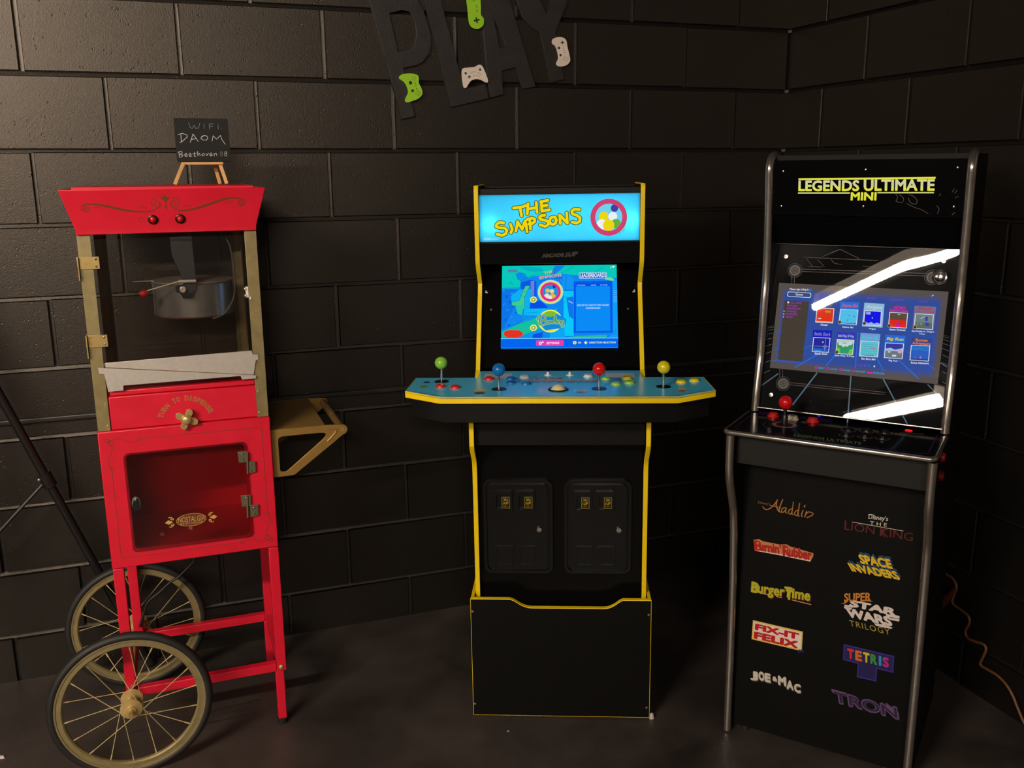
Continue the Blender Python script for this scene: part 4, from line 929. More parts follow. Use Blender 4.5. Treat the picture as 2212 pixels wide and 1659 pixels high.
# --- coin doors
DOOR = mat('black_door_plastic', (9, 9, 9), .26, spec=.42)
FF = FSy(FPY)
for k, (dx, y_off) in enumerate(((0, 0), (617, 4))):
    f = lambda x, y: z7(x+dx, y+y_off)
    a = FF.px(*f(246, 1210)); b_ = FF.px(*f(770, 484)); x0, x1, y0, y1 = a[0], b_[0], a[1], b_[1]
    o_ = MB(DOOR); o_.prism(FF, rrect(x0, x1, y0, y1, .022, 8), 0, .0085, [rrect(x0+.008, x1-.008, y0+.008, y1-.008, .016, 8)])
    o_.prism(FF, rrect(x0+.0085, x1-.0085, y0+.0085, y1-.0085, .016, 8), 0, .0022)
    dr_ = obj('coin_door', o_, arc, bevel=.0032, bseg=4)
    i_ = MB(DOOR); i_.prism(FF, rrect(x0+.0135, x1-.0135, y0+.0135, y1-.0135, .012, 8), .0023, .0095); plate = obj('door_plate', i_, dr_, bevel=.0030, bseg=4)
    for cx in (312, 487):
        p0 = FF.px(*f(cx, 735)); p1 = FF.px(*f(cx+145, 565))
        s_ = MB(DOOR); s_.prism(FF, rrect(p0[0], p1[0], p0[1], p1[1], .004), .0096, .0190, [rrect(p0[0]+.009, p1[0]-.0055, p0[1]+.011, p1[1]-.011, .0015)])
        so = obj('coin_slot', s_, dr_, bevel=.0028, bseg=3)
        q0 = FF.px(*f(cx+66, 700)); q1 = FF.px(*f(cx+127, 614))
        w_ = MB(mat('slot_window_dark', (30, 26, 8), .3)); w_.prism(FF, [(q0[0], q0[1]), (q1[0], q0[1]), (q1[0], q1[1]), (q0[0], q1[1])], .0096, .0135)
        LY = mat('slot_yellow_print', (170, 146, 20), .5)
        w_.poly(FF, [(q0[0], q0[1]), (q1[0], q0[1]), (q1[0], q1[1]), (q0[0], q1[1])], .0137, LY, [[(q0[0]+.0008, q0[1]+.0008), (q1[0]-.0008, q0[1]+.0008), (q1[0]-.0008, q1[1]-.0008), (q0[0]+.0008, q1[1]-.0008)]])
        hh_ = q1[1]-q0[1]; ww = q1[0]-q0[0]
        w_.text(FF, '25c', (q0[0]+ww*.22, q0[1]+hh_*.68), (q0[0]+ww*.78, q0[1]+hh_*.68), (q0[0]+ww*.22, q0[1]+hh_*.88), .0140, LY, bold=.03)
        w_.text(FF, '1UP', (q0[0]+ww*.16, q0[1]+hh_*.32), (q0[0]+ww*.84, q0[1]+hh_*.38), (q0[0]+ww*.16, q0[1]+hh_*.54), .0140, LY, bold=.03)
        w_.stroke(FF, [(q0[0]+ww*.25, q0[1]+hh_*.17), (q0[0]+ww*.6, q0[1]+hh_*.2)], .0008, .0140, LY)
        obj('slot_window', w_, so, recalc=False, flat=True)
        p0 = FF.px(*f(cx+12, 1148)); p1 = FF.px(*f(cx+152, 996))
        r_ = MB(DOOR); r_.prism(FF, rrect(p0[0], p1[0], p0[1], p1[1], .002), .0096, .0150, [rrect(p0[0]+.007, p1[0]-.005, p0[1]+.005, p1[1]-.006, .001)]); r_.box(p0[0]+.007, p1[0]-.005, FPY-.0104, FPY-.0097, p0[1]+.005, p1[1]-.006); obj('coin_return', r_, dr_, bevel=.0022, bseg=3)
    c_ = FF.px(*f(668, 866)); l_ = MB(mat('lock_chrome', (212, 204, 196), .2, 1)); l_.lathe([(.0080, .0096), (.0080, .0130), (.0066, .0160), (.0046, .0160), (.0040, .0140), (.0001, .0140)], FF.P(*c_), FF.n, 28)
    l_.use(BLACKP); l_.box(c_[0]-.0006, c_[0]+.0006, FPY-.0146, FPY-.0141, c_[1]-.0028, c_[1]+.0028); obj('door_lock', l_, dr_)
# --- riser with cut-away front
RW = .2465; RF = FSy(0)
top = [(-RW, .3572), (-.1385, .3572)] + [tuple(v) for v in curve([(-.1385, .3572), (-.125, .3515), (-.108, .3405), (-.090, .3335), (-.075, .3320)], 5)][1:] + [(.118, .3320)] + [tuple(v) for v in curve([(.118, .3320), (.130, .3335), (.146, .341), (.160, .3515), (.170, .3572)], 5)][1:] + [(RW, .3572)]
rb = MB(mat('black_riser_board', (11, 10, 9), .55, var=.12, vscale=30, spec=.15)); rb.prism(RF, [(RW, .004)]+top[::-1]+[(-RW, .004)], -.012, 0); ris = obj('riser', rb, arc)
yb2 = MB(YEL)
for i in range(len(top)-1):
    a, b_ = top[i], top[i+1]; yb2.add([RF.P(a[0], a[1]-.0003, .0003), RF.P(b_[0], b_[1]-.0003, .0003), RF.P(b_[0], b_[1]+.0014, -.0002), RF.P(a[0], a[1]+.0014, -.0002), RF.P(a[0], a[1]+.0014, -.0123), RF.P(b_[0], b_[1]+.0014, -.0123)], [(0, 1, 2, 3), (3, 2, 5, 4)])
for sx in (-1, 1): yb2.box(sx*RW-.0005, sx*RW+.0005, -.0004, .0118, .004, .3572)
yb2.box(-RW, RW, -.0004, .002, .0034, .0042)
obj('riser_edge_band', yb2, ris)
for sx in (-1, 1):
    s_ = MB(mat('black_riser_board', (11, 10, 9), .55)); xa = sx*(RW-.0045); s_.box(xa-.0042, xa+.0042, .0125, .44, .004, .356); s_.use(YEL); s_.box(xa-.0042, xa+.0042, .0005, .44, .3563, .3580); obj('riser_side', s_, ris)
for x, y in ((180, 357), (1864, 390), (204, 1238), (1843, 1277)):
    c_ = RF.px(*z8(x, y)); s_ = MB(mat('steel_screw', (200, 190, 176), .25, .9)); s_.lathe([(.0036, 0), (.0030, .0012), (.0001, .0016)], RF.P(*c_), RF.n, 14); obj('riser_screw', s_, ris)
for sx, sy in ((-.195, .02), (.195, .02), (-.195, .4), (.195, .4)):
    s_ = MB(RUBBER); s_.lathe([(.011, 0), (.011, .0038)], (sx, sy, 0), (0, 0, 1), 16); obj('riser_foot', s_, ris)
# crumpled paper caught at the riser corner, and paper scraps on the floor
PAP = mat('white_paper', (206, 192, 184), .8)
def scrap(u, v, r, lab, h=.002, seed=1):
    d = ray(u, v); q = CAM + d*(-CAM.z/d.z); rnd = random.Random(seed)
    mb = MB(PAP); n = 9
    ring_ = [(r*(rnd.uniform(.6, 1.1))*cos(2*pi*i/n), r*.5*rnd.uniform(.6, 1.1)*sin(2*pi*i/n)) for i in range(n)]
    vs = [(x, y, .0006) for x, y in ring_]+[(x*.7, y*.7, h*rnd.uniform(.6, 1.3)) for x, y in ring_]+[(0, 0, h)]
    fs = [tuple(range(n))[::-1]]
    for i in range(n): j = (i+1) % n; fs += [(i, j, n+j, n+i), (n+i, n+j, 2*n)]
    mb.add(vs, fs); o = obj('paper_scrap', mb, flat=True); o.location = (q.x, q.y, 0); tag(o, lab, 'paper scrap', 'white scraps on the black floor'); return o
scrap(1407, 1553, .007, 'crumpled white scrap standing at the right foot of the yellow-edged cabinet', .018, 2)
scrap(1098, 1580, .0042, 'tiny white paper scrap on the floor in front of the yellow-edged cabinet', .002, 3)
scrap(4, 1637, .012, 'white scrap on the floor at the lower left edge beside the popcorn cart wheel', .006, 4)
# ================================================================== ARCADE CABINET WITH TITLES (right)
OL = Vector((.7783, 2.171, 0)); AL = radians(-30.5)
leg_c, ML = thing('arcade_cabinet', 'black arcade cabinet with silver edges and game titles printed down its front', 'arcade machine', OL, AL)
SIL = mat('satin_silver_edge', (190, 182, 172), .24, .9, var=.06, vscale=50)
BLV = mat('black_vinyl_print', (9, 8, 7), .5, spec=.15)
BLVG = mat('black_art_sheet', (6, 6, 7), .6, spec=.06)
GLOSSQ = mat('black_gloss_acrylic', (4, 4, 5), .06, spec=.4)
HL = .239
lowp = [(0, .004), (-.004, .2), (-.010, .386), (-.020, .52), (-.034, .630), (-.050, .675), (-.070, .716), (-.086, .755), (-.094, .796), (-.0945, .866)]
upp = [(.112, .882), (.115, .925), (.130, 1.00), (.137, 1.04), (.144, 1.17), (.150, 1.225), (.147, 1.32), (.136, 1.44), (.129, 1.490), (.130, 1.508), (.138, 1.523), (.152, 1.532), (.175, 1.535)]
FPL = lambda y: Frame(ML, (0, y, 0), (1, 0, 0), (0, 0, 1))
for sx in (-1, 1):
    Fs = Frame(ML, (sx*(HL-.009), 0, 0), (0, 1, 0), (0, 0, 1))
    p = MB(BLV); p.prism(Fs, lowp+[(.10, .872)]+upp+[(.46, 1.535), (.46, .004)], -.007, .007)
    so = obj('side_panel', p, leg_c)
    for nm, path in (('edge_trim', lowp), ('edge_trim', upp)):
        c3 = curve([(sx*(HL-.010), y+.004, z) for y, z in path], 4)
        t = MB(SIL); t.tube(c3, .0102, 14); obj(nm, t, so, smooth=60)
IL = HL-.0165
zL = Zm(1540, 1000, 4.424); zB = Zm(1540, 1300, 3.2917); zD = Zm(1540, 840, 4.0963); zS = Zm(1640, 600, 5.0273); zM = Zm(1600, 320, 4.0963); zG = Zm(1620, 580, 4.424)
b = MB(BLV); b.box(-IL, IL, .020, .034, .018, .790); lowf = obj('front_panel', b, leg_c, bevel=.0008)
b = MB(mat('grey_vinyl_apron', (25, 24, 21), .5, spec=.3)); b.box(-IL, IL, -.058, .020, .7865, .8675); obj('deck_apron', b, leg_c, bevel=.0015)
b = MB(BLV); b.box(-IL, IL, .445, .459, .02, 1.53); b.box(-IL, IL, .16, .445, 1.522, 1.534); obj('back_panel', b, leg_c)
# titles
FT_ = FPL(.0200); m = MB(); ZZ = .0006
def ink(c): return mat('title_ink_%d_%d_%d' % c, c, .55, spec=.3)
def TL(t, bl, br, tl, c, f=zL, z=ZZ, **k): m.textpx(FT_, t, f(*bl), f(*br), f(*tl), z, ink(c), **k)
def PL(pts, c, f=zL, z=ZZ): m.poly(FT_, pxs(FT_, f, pts), z, ink(c))
def SL(pts, w, c, f=zL, z=ZZ): m.stroke(FT_, [tuple(v) for v in curve(pxs(FT_, f, pts), 4)], w, z, ink(c))
GB = (176, 118, 62)
for s_, w in (([(478, 418), (498, 442), (535, 440), (580, 405), (618, 352)], .0026), ([(612, 362), (606, 410), (628, 462)], .0030), ([(545, 405), (600, 415), (648, 428)], .0020), ([(668, 350), (640, 420), (634, 462), (652, 470)], .0026),
              ([(700, 428), (672, 430), (656, 455), (668, 472), (690, 455), (702, 430), (694, 470), (708, 478)], .0024), ([(765, 440), (738, 442), (722, 466), (732, 486), (752, 475), (770, 372), (756, 480), (768, 492)], .0024),
              ([(822, 455), (798, 455), (780, 480), (790, 500), (808, 490), (830, 384), (814, 495), (826, 506)], .0024), ([(862, 452), (846, 500), (856, 512)], .0026), ([(880, 405), (874, 420)], .0030), ([(896, 462), (878, 516)], .0026), ([(884, 492), (915, 468), (955, 480), (948, 500), (900, 522)], .0024)): SL(s_, w, GB)
TL("Disney's", (432, 394), (550, 412), (430, 362), (150, 96, 50), shear=.25)
obj('title_print', m, lowf, flat=True, recalc=False)['label'] = 'gold script lettering'; m = MB()
TL("Disney's", (1486, 545), (1676, 570), (1484, 486), (222, 212, 200), shear=.2, bold=.01); SL([(1486, 492), (1530, 494), (1560, 520)], .0014, (222, 212, 200))
TL('T H E', (1500, 588), (1662, 609), (1502, 555), (222, 212, 200)); m.stroke(FT_, pxs(FT_, zL, [(1330, 563), (1820, 650)]), .0013, ZZ, ink((222, 212, 200)), cap=False)
TL('LION KING', (1258, 634), (1908, 748), (1264, 560), (96, 32, 30)); TL('L', (1256, 636), (1298, 644), (1262, 546), (96, 32, 30), z=ZZ+.0002); TL('K', (1594, 700), (1650, 712), (1600, 612), (96, 32, 30), z=ZZ+.0002)
obj('title_print', m, lowf, flat=True, recalc=False)['label'] = 'white script and dark red capitals'; m = MB()
PL([(388, 735), (440, 728), (480, 748), (640, 780), (700, 776), (745, 800), (960, 862), (960, 890), (930, 942), (650, 884), (400, 838)], (196, 130, 80), z=.0003)
PL([(400, 838), (650, 884), (930, 942), (938, 930), (660, 872), (405, 826)], (226, 200, 176), z=.0005)
TL("Burnin'", (396, 832), (655, 874), (392, 735), (178, 34, 32), bold=.05, z=.0008); TL('Rubber', (672, 884), (945, 934), (672, 782), (178, 34, 32), bold=.05, z=.0008)
TL('B', (398, 834), (470, 842), (394, 736), (178, 34, 32), bold=.05, z=.0011); TL('R', (668, 888), (742, 898), (664, 782), (178, 34, 32), bold=.05, z=.0011)
for x, y in ((430, 765), (434, 812), (702, 820)): m.disc(FT_, FT_.px(*zL(x, y)), .0030, .0015, ink((214, 130, 60)), r2=.0036)
obj('title_print', m, lowf, flat=True, recalc=False)['label'] = 'red bubbly lettering on a pale edge'; m = MB()
for dx, dy, c_, z in ((6, -22, (32, 74, 108), .0003), (0, 0, (226, 186, 36), .0008)):
    TL('SPACE', (1414+dx, 962+dy), (1722+dx, 1014+dy), (1384+dx, 868+dy), c_, z=z, bold=.05)
    TL('INVADERS', (1332+dx, 1036+dy), (1800+dx, 1122+dy), (1282+dx, 950+dy), c_, z=z, bold=.05)
obj('title_print', m, lowf, flat=True, recalc=False)['label'] = 'yellow capitals with a blue shadow'; m = MB()
TL('BurgerTime', (366, 1266), (934, 1362), (372, 1136), (92, 44, 22), z=.0003, bold=.05); TL('BurgerTime', (362, 1260), (926, 1350), (370, 1130), (186, 178, 40), z=.0008, bold=.035)
TL('B', (362, 1232), (440, 1250), (372, 1130), (186, 178, 40), z=.0010, bold=.05); TL('T', (690, 1300), (765, 1316), (698, 1200), (186, 178, 40), z=.0010, bold=.05)
for a, b_ in (((450, 1244), (530, 1256)), ((605, 1274), (662, 1288)), ((752, 1306), (940, 1352))): m.stroke(FT_, pxs(FT_, zL, [a, b_]), .0022, .0012, ink((214, 150, 104)), cap=False)
obj('title_print', m, lowf, flat=True, recalc=False)['label'] = 'lime lettering with a brown shadow'; m = MB()
TL('SUPER', (1256, 1326), (1512, 1320), (1246, 1244), (204, 128, 44), z=.0010, bold=.03, shear=.15); PL([(1215, 1342), (1250, 1338), (1262, 1310), (1300, 1300), (1290, 1325), (1255, 1345)], (204, 128, 44), z=.0009); PL([(1480, 1300), (1536, 1328), (1470, 1318)], (204, 128, 44), z=.0009)
WHT = (222, 208, 200)
TL('STAR', (1300, 1370), (1745, 1462), (1310, 1302), WHT, bold=.06); PL([(1255, 1352), (1330, 1366), (1340, 1384), (1262, 1370)], WHT); PL([(1650, 1440), (1785, 1462), (1782, 1488), (1660, 1466)], WHT)
TL('WARS', (1284, 1470), (1722, 1566), (1262, 1376), WHT, bold=.06, z=.0008); PL([(1252, 1368), (1330, 1386), (1322, 1404), (1256, 1388)], WHT, z=.0008); PL([(1690, 1478), (1784, 1492), (1780, 1514), (1700, 1500)], WHT, z=.0008); PL([(1540, 1530), (1640, 1545), (1720, 1575), (1700, 1584), (1560, 1555)], WHT, z=.0008)
TL('TRILOGY', (976, 170), (1262, 236), (968, 128), (176, 152, 62), f=zB, space=1.2)
obj('title_print', m, lowf, flat=True, recalc=False)['label'] = 'orange word over heavy white capitals'; m = MB()
PL([(285, 130), (640, 212), (632, 350), (275, 265)], (222, 192, 90), f=zB, z=.0003); PL([(293, 142), (631, 220), (624, 338), (285, 256)], (230, 214, 200), f=zB, z=.0006)
TL('FIX-IT', (298, 198), (612, 270), (302, 152), (190, 26, 32), f=zB, z=.0009, bold=.06); TL('FELIX', (290, 258), (605, 332), (294, 208), (190, 26, 32), f=zB, z=.0009, bold=.06); TL('JR', (600, 362), (648, 372), (602, 332), (28, 28, 110), f=zB, z=.0012, bold=.04, shear=.2)
obj('title_print', m, lowf, flat=True, recalc=False)['label'] = 'red capitals in a yellow and white box'; m = MB()
PL([(930, 300), (1290, 385), (1282, 504), (1168, 478), (1162, 567), (1022, 536), (1030, 440), (925, 412)], (52, 46, 140), f=zB, z=.0003); PL([(938, 311), (1281, 392), (1274, 494), (1160, 468), (1154, 556), (1030, 528), (1038, 432), (933, 404)], (38, 28, 84), f=zB, z=.0005)
for ch_, x0, x1, c_ in (('T', 955, 1004, (206, 52, 44)), ('E', 1012, 1062, (210, 110, 34)), ('T', 1068, 1114, (214, 190, 40)), ('R', 1120, 1168, (60, 150, 64)), ('I', 1180, 1198, (40, 150, 196)), ('S', 1206, 1252, (176, 44, 130))):
    g_ = lambda x: 400+(x-955)*.235
    TL(ch_, (x0, g_(x0)), (x1, g_(x1)), (x0, g_(x0)-72), c_, f=zB, z=.0008, bold=.05)
obj('title_print', m, lowf, flat=True, recalc=False)['label'] = 'rainbow capitals on a blue T shape'; m = MB()
for ch_, x0, x1, y0, h_ in (('J', 266, 322, 552, 66), ('O', 326, 368, 556, 66), ('E', 370, 412, 566, 64), ('&', 424, 458, 560, 34), ('M', 464, 522, 588, 66), ('A', 524, 574, 618, 66), ('C', 578, 626, 640, 64)):
    for dx, dy, c_, z in ((4, 8, (110, 104, 96), .0003), (0, 0, (206, 196, 180), .0008)): TL(ch_, (x0+dx, y0+dy), (x1+dx, y0+dy+(x1-x0)*.22), (x0-2+dx, y0-h_+dy), c_, f=zB, z=z, bold=.06)
obj('title_print', m, lowf, flat=True, recalc=False)['label'] = 'wavy white lettering'; m = MB()
TL('TRON', (858, 716), (1322, 842), (846, 622), (104, 72, 112), f=zB, z=.0003, bold=.06); TL('TRON', (868, 706), (1314, 828), (858, 634), (36, 34, 62), f=zB, z=.0008, bold=.012)
PL([(842, 618), (950, 648), (948, 668), (846, 640)], (104, 72, 112), f=zB, z=.0002); PL([(1232, 740), (1326, 846), (1322, 790), (1230, 716)], (104, 72, 112), f=zB, z=.0002)
obj('title_print', m, lowf, flat=True, recalc=False)['label'] = 'purple outlined capitals'
# --- control deck
DZL = .8795; FDL = Frame(ML, (0, 0, DZL), (1, 0, 0), (0, 1, 0))
dk = [(-.2225, .115), (-.243, .112)]+[(-.243+.014*(1-cos(a)), -.080-.014*sin(a)) for a in [pi/2*i/5 for i in range(6)]]+[(.232-.014*(1-sin(a)), -.080-.014*cos(a)) for a in [pi/2*i/5 for i in range(6)]]+[(.232, .112), (.2225, .115)]
d = MB(mat('deck_gloss_black', (10, 9, 12), .14, spec=.5)); d.prism(FDL, dk, -.010, 0); dck = obj('control_deck', d, leg_c)
t = MB(SIL); t.tube([FDL.P(x, y, -.006) for x, y in dk[1:-1]], .0065, 12); obj('deck_trim', t, dck, smooth=60)
m = MB(); PUR = mat('purple_deck_print', (70, 26, 84), .35); GRN = mat('lime_deck_print', (92, 112, 24), .35); PNK = mat('pink_deck_print', (150, 84, 90), .35)
m.stroke(FDL, [(-.205, .108), (-.226, .06), (-.226, -.068), (-.212, -.080), (.200, -.080), (.215, -.066), (.215, .10)], .0016, .0003, PUR)
m.textpx(FDL, 'LEGENDS ULTIMATE', zD(712, 420), zD(1312, 496), zD(722, 398), .0003, GRN, bold=.03); m.textpx(FDL, 'MINI', zD(940, 462), zD(1060, 476), zD(944, 452), .0003, GRN)
m.poly(FDL, pxs(FDL, zD, [(395, 190), (1060, 270), (1050, 300), (420, 225)]), .0002, mat('violet_deck_glow', (40, 20, 66), .35))  # purple glow along the back of the deck, laid on as flat colour
jc = FDL.px(*zD(632, 318)); m.ring(FDL, jc, .0300, .0100, .0003, PNK, 40); m.ring(FDL, jc, .0360, .0010, .0003, mat('blue_deck_line', (30, 60, 110), .35), 40)
for a, b_ in (((420, 300), (520, 380)), ((470, 290), (440, 320)), ((730, 330), (800, 380)), ((760, 320), (790, 345))): m.stroke(FDL, pxs(FDL, zD, [a, b_]), .0012, .0003, mat('blue_deck_line', (30, 60, 110), .35))
m.stroke(FDL, pxs(FDL, zD, [(1655, 388), (1868, 402)]), .0016, .0003, mat('grey_deck_line', (120, 112, 104), .35))
obj('deck_print', m, dck, flat=True, recalc=False)
b = MB(mat('dust_washer_black', (16, 16, 17), .35)); b.lathe([(.0195, 0), (.0195, .0012), (.008, .002), (.0075, .022), (.0055, .026), (.0001, .026)], FDL.P(*jc), (0, 0, 1), 32); jo = obj('joystick', b, leg_c)
b = MB(mat('black_plastic', (20, 20, 20), .35)); b.tube([FDL.P(*jc, .02), FDL.P(*jc, .044)], .0048, 14); obj('shaft', b, jo)
bt_ = FDL.px(*zD(645, 155)); b = MB(mat('red_ball', (206, 18, 18), .16, coat=.3)); b.ball(FDL.P(jc[0], jc[1], .0575), .0170, 32); obj('ball_top', b, jo)
RB = ((196, 30, 26), 'red_translucent_button')
for x, y, c_, nm, r in ((535, 243, RB[0], RB[1], .0150), (705, 268, (206, 196, 170), 'ivory_button', .0150), (885, 288, RB[0], RB[1], .0150)):
    o = button(FDL, FDL.px(*zD(x, y)), c_, nm, r, leg_c, .0085)
    if nm[0] == 'i':
        q = FDL.px(*zD(x, y)); b = MB(mat('green_dot', (60, 140, 60), .4)); b.disc(FDL, q, .0060, .0095); obj('button_mark', b, o, flat=True)
for x, y in ((1200, 368), (1360, 376), (1520, 390), (1180, 412), (1345, 426), (1500, 440)):
    q = FDL.px(*zD(x, y)); o = button(FDL, q, (12, 12, 13), 'black_gloss_button', .0140, leg_c, .0070); b = MB(PNK); b.ring(FDL, q, .0168, .0014, .0003, None, 32); obj('button_ring', b, o, flat=True)
q = FDL.px(*zD(1732, 372)); b = MB(emit((235, 36, 30), 1.0)); b.prism(FDL, [(q[0]+.0085*cos(a), q[1]+.0060*sin(a)) for a in [2*pi*i/20 for i in range(20)]], .0003, .0022); obj('power_light', b, leg_c)
q = FDL.px(*zD(938, 243)); b = MB(emit((60, 50, 255), .8)); b.prism(FDL, [(q[0]+.0040*cos(a), q[1]+.0030*sin(a)) for a in [2*pi*i/16 for i in range(16)]], .0003, .0020); obj('blue_light', b, leg_c)
for z_ in (.861, .815):
    b = MB(mat('red_side_button', (110, 12, 13), .2)); b.lathe([(.0135, 0), (.0135, .002), (.0110, .0030), (.0105, .0085), (.0085, .0100), (.0001, .0100)], (HL-.0015, -.020 if z_ > .84 else -.014, z_), (1, 0, 0), 28); obj('side_button', b, leg_c)
# --- screen area: art sheet, monitor picture, clear acrylic in front
GY0, GZ0, GY1, GZ1 = .112, .893, .200, 1.312
gl = math.hypot(GY1-GY0, GZ1-GZ0); FGl = Frame(ML, (0, GY0, GZ0), (1, 0, 0), (0, GY1-GY0, GZ1-GZ0))
art = MB(BLVG); art.prism(FGl, [(-IL, 0), (IL, 0), (IL, gl), (-IL, gl)], -.016, -.012); arto = obj('bezel_sheet', art, leg_c)
FA = Frame(ML, FGl.P(0, 0, -.0120), FGl.ex, FGl.ey)
m = MB(); CY = mat('cyan_art_line', (24, 100, 150), .4); CYD = mat('dim_blue_art_line', (20, 44, 84), .4); MAG = mat('dark_magenta_art', (58, 22, 36), .4); BOLT = mat('grey_art_bolt', (96, 90, 80), .5); BOLTD = mat('dark_art_bolt', (34, 32, 30), .5)
for s_, w in (([(640, 1000), (410, 1300)], .0034), ([(270, 1005), (95, 1130)], .0026), ([(965, 1030), (955, 1170), (930, 1490)], .0030), ([(1250, 880+130), (1500, 1480)], .0028), ([(1700, 1110), (1870, 1280)], .0022), ([(1820, 900), (1880, 940)], .0016)): m.stroke(FA, pxs(FA, zG, s_), w, .0003, CY)
for i in range(9):
    y = 555+i*i*6+i*8; m.stroke(FA, pxs(FA, zG, [(165-i*5, y), (232-i*5, y-6-i*3)]), .0007+.0001*i, .0003, CYD); m.stroke(FA, pxs(FA, zG, [(1840, y+80), (1905, y+96+i*3)]), .0006+.0001*i, .0003, CYD)
for (x, y) in ((430, 18), (318, 1100), (1745, 85)):
    c_ = FA.px(*zG(x, y)); m.disc(FA, c_, .0150, .0003, BOLTD); m.ring(FA, c_, .0128, .0030, .0006, BOLT, 28); m.ring(FA, c_, .0185, .0008, .0003, CYD, 32)
    for i in range(6): a = i*pi/3; m.disc(FA, (c_[0]+.0055*cos(a), c_[1]+.0055*sin(a)), .0018, .0006, BOLT, seg=10)
for s_ in ([(490, 5), (1700, 48)], [(490, 28), (1690, 72)], [(400, 70), (400, 140)], [(425, 70), (425, 140)], [(380, 1090), (1300, 1185)], [(380, 1110), (1290, 1205)], [(285, 1040), (285, 960)], [(312, 1036), (312, 960)]): m.stroke(FA, pxs(FA, zG, s_), .0012, .0003, MAG, cap=False)
for s_ in ([(555, 965), (1215, 995)], [(720, 960), (880, 895), (1050, 978)], [(580, 975), (640, 1050)], [(680, 985), (740, 1050)], [(800, 985), (830, 1020), (900, 1030)], [(1080, 1045), (1190, 1052)], [(600, 1050), (720, 1052)]): m.stroke(FA, pxs(FA, zM, s_), .0010, .0003, MAG, cap=False)
obj('bezel_print', m, arto, flat=True, recalc=False)
# monitor
FS_ = Frame(ML, FGl.P(0, 0, -.0105), FGl.ex, FGl.ey)
q4 = [FS_.px(*v) for v in ((1660, 795), (2026, 829), (2049, 629), (1686, 612))]
X0 = (q4[0][0]+q4[3][0])/2; X1 = (q4[1][0]+q4[2][0])/2; Y0 = (q4[0][1]+q4[1][1])/2; Y1 = (q4[2][1]+q4[3][1])/2
def monitor_glow():
    """LCD picture ground: blue middle fading to a grey backlit margin, as displayed"""
    m_ = bpy.data.materials.new('monitor_ground'); m_.use_nodes = True; nt = m_.node_tree; nt.nodes.clear()
    g_ = nt.nodes.new('ShaderNodeUVMap'); g_.uv_map = 'UVMap'; sp = nt.nodes.new('ShaderNodeSeparateXYZ'); nt.links.new(g_.outputs[0], sp.inputs[0])
    def edge(out, w):
        a = nt.nodes.new('ShaderNodeMath'); a.operation = 'SUBTRACT'; a.inputs[1].default_value = .5; nt.links.new(out, a.inputs[0])
        b_ = nt.nodes.new('ShaderNodeMath'); b_.operation = 'ABSOLUTE'; nt.links.new(a.outputs[0], b_.inputs[0])
        r = nt.nodes.new('ShaderNodeMapRange'); r.interpolation_type = 'SMOOTHSTEP'; r.inputs['From Min'].default_value = .5-w*.35; r.inputs['From Max'].default_value = .5-w; nt.links.new(b_.outputs[0], r.inputs['Value']); return r.outputs['Result']
    mu = nt.nodes.new('ShaderNodeMath'); mu.operation = 'MULTIPLY'; nt.links.new(edge(sp.outputs[0], .055), mu.inputs[0]); nt.links.new(edge(sp.outputs[1], .13), mu.inputs[1])
    mx = nt.nodes.new('ShaderNodeMix'); mx.data_type = 'RGBA'; nt.links.new(mu.outputs[0], mx.inputs['Factor']); mx.inputs['A'].default_value = rgb((88, 80, 76)); mx.inputs['B'].default_value = rgb((50, 78, 158))
    e = nt.nodes.new('ShaderNodeEmission'); nt.links.new(mx.outputs['Result'], e.inputs[0]); o_ = nt.nodes.new('ShaderNodeOutputMaterial'); nt.links.new(e.outputs[0], o_.inputs[0]); return m_
sm = MB(monitor_glow()); sm.poly(FS_, [(X0, Y0), (X1, Y0), (X1, Y1), (X0, Y1)], 0)
mon = obj('monitor', sm, leg_c, flat=True, recalc=False)
uv = mon.data.uv_layers.new(name='UVMap')
for i, c_ in enumerate(((0, 0), (1, 0), (1, 1), (0, 1))): uv.data[i].uv = c_
p = MB(); LL = [.0003]
def ly(): LL[0] += .00004; return LL[0]
def sS(pts): return [FS_.px(*zS(*q_)) for q_ in pts]
def PS(pts, c): p.poly(FS_, sS(pts), ly(), emit(c))
def SS(pts, w, c): p.stroke(FS_, sS(pts), w, ly(), emit(c), cap=False)
def TS(t, bl, br, tl, c, **k): p.text(FS_, t, *sS([bl, br, tl]), ly(), emit(c), **k)
GL_ = (44, 108, 214)
for s_, w in (([(640, 830), (385, 975)], .0026), ([(830, 830), (725, 960)], .0028), ([(1075, 590), (1042, 985)], .0024), ([(1280, 880), (1350, 1010)], .0028), ([(1510, 890), (1735, 1100)], .0026), ([(1800, 900), (1905, 995)], .0018), ([(480, 770), (600, 720)], .0016), ([(145, 910), (200, 888)], .0020), ([(165, 780), (215, 768)], .0013), ([(1330, 720), (1400, 790)], .0012), ([(1600, 790), (1640, 825)], .0012)): SS(s_, w, GL_)
for i in range(9):
    y = 555+i*(14+i*2.2); SS([(500-i*2, y+20), (860, y-35+i*4)], .0006+.00008*i, (44, 90, 186)); SS([(180, y+30), (245, y+22)], .0006, (44, 90, 196)); SS([(1590, y+35), (1935, y+100)], .0006+.00008*i, (44, 90, 186))
PS([(278, 246), (545, 260), (470, 912), (203, 890)], (72, 64, 54)); SS([(200, 900), (470, 922)], .0030, (46, 92, 214))
TS('Please sign in/log in', (332, 140), (536, 146), (336, 112), (225, 230, 245), bold=.02); PS([(556, 112), (574, 148), (538, 142)], (30, 120, 230))
q = sS([(305, 208), (563, 216), (565, 162), (308, 152)]); 
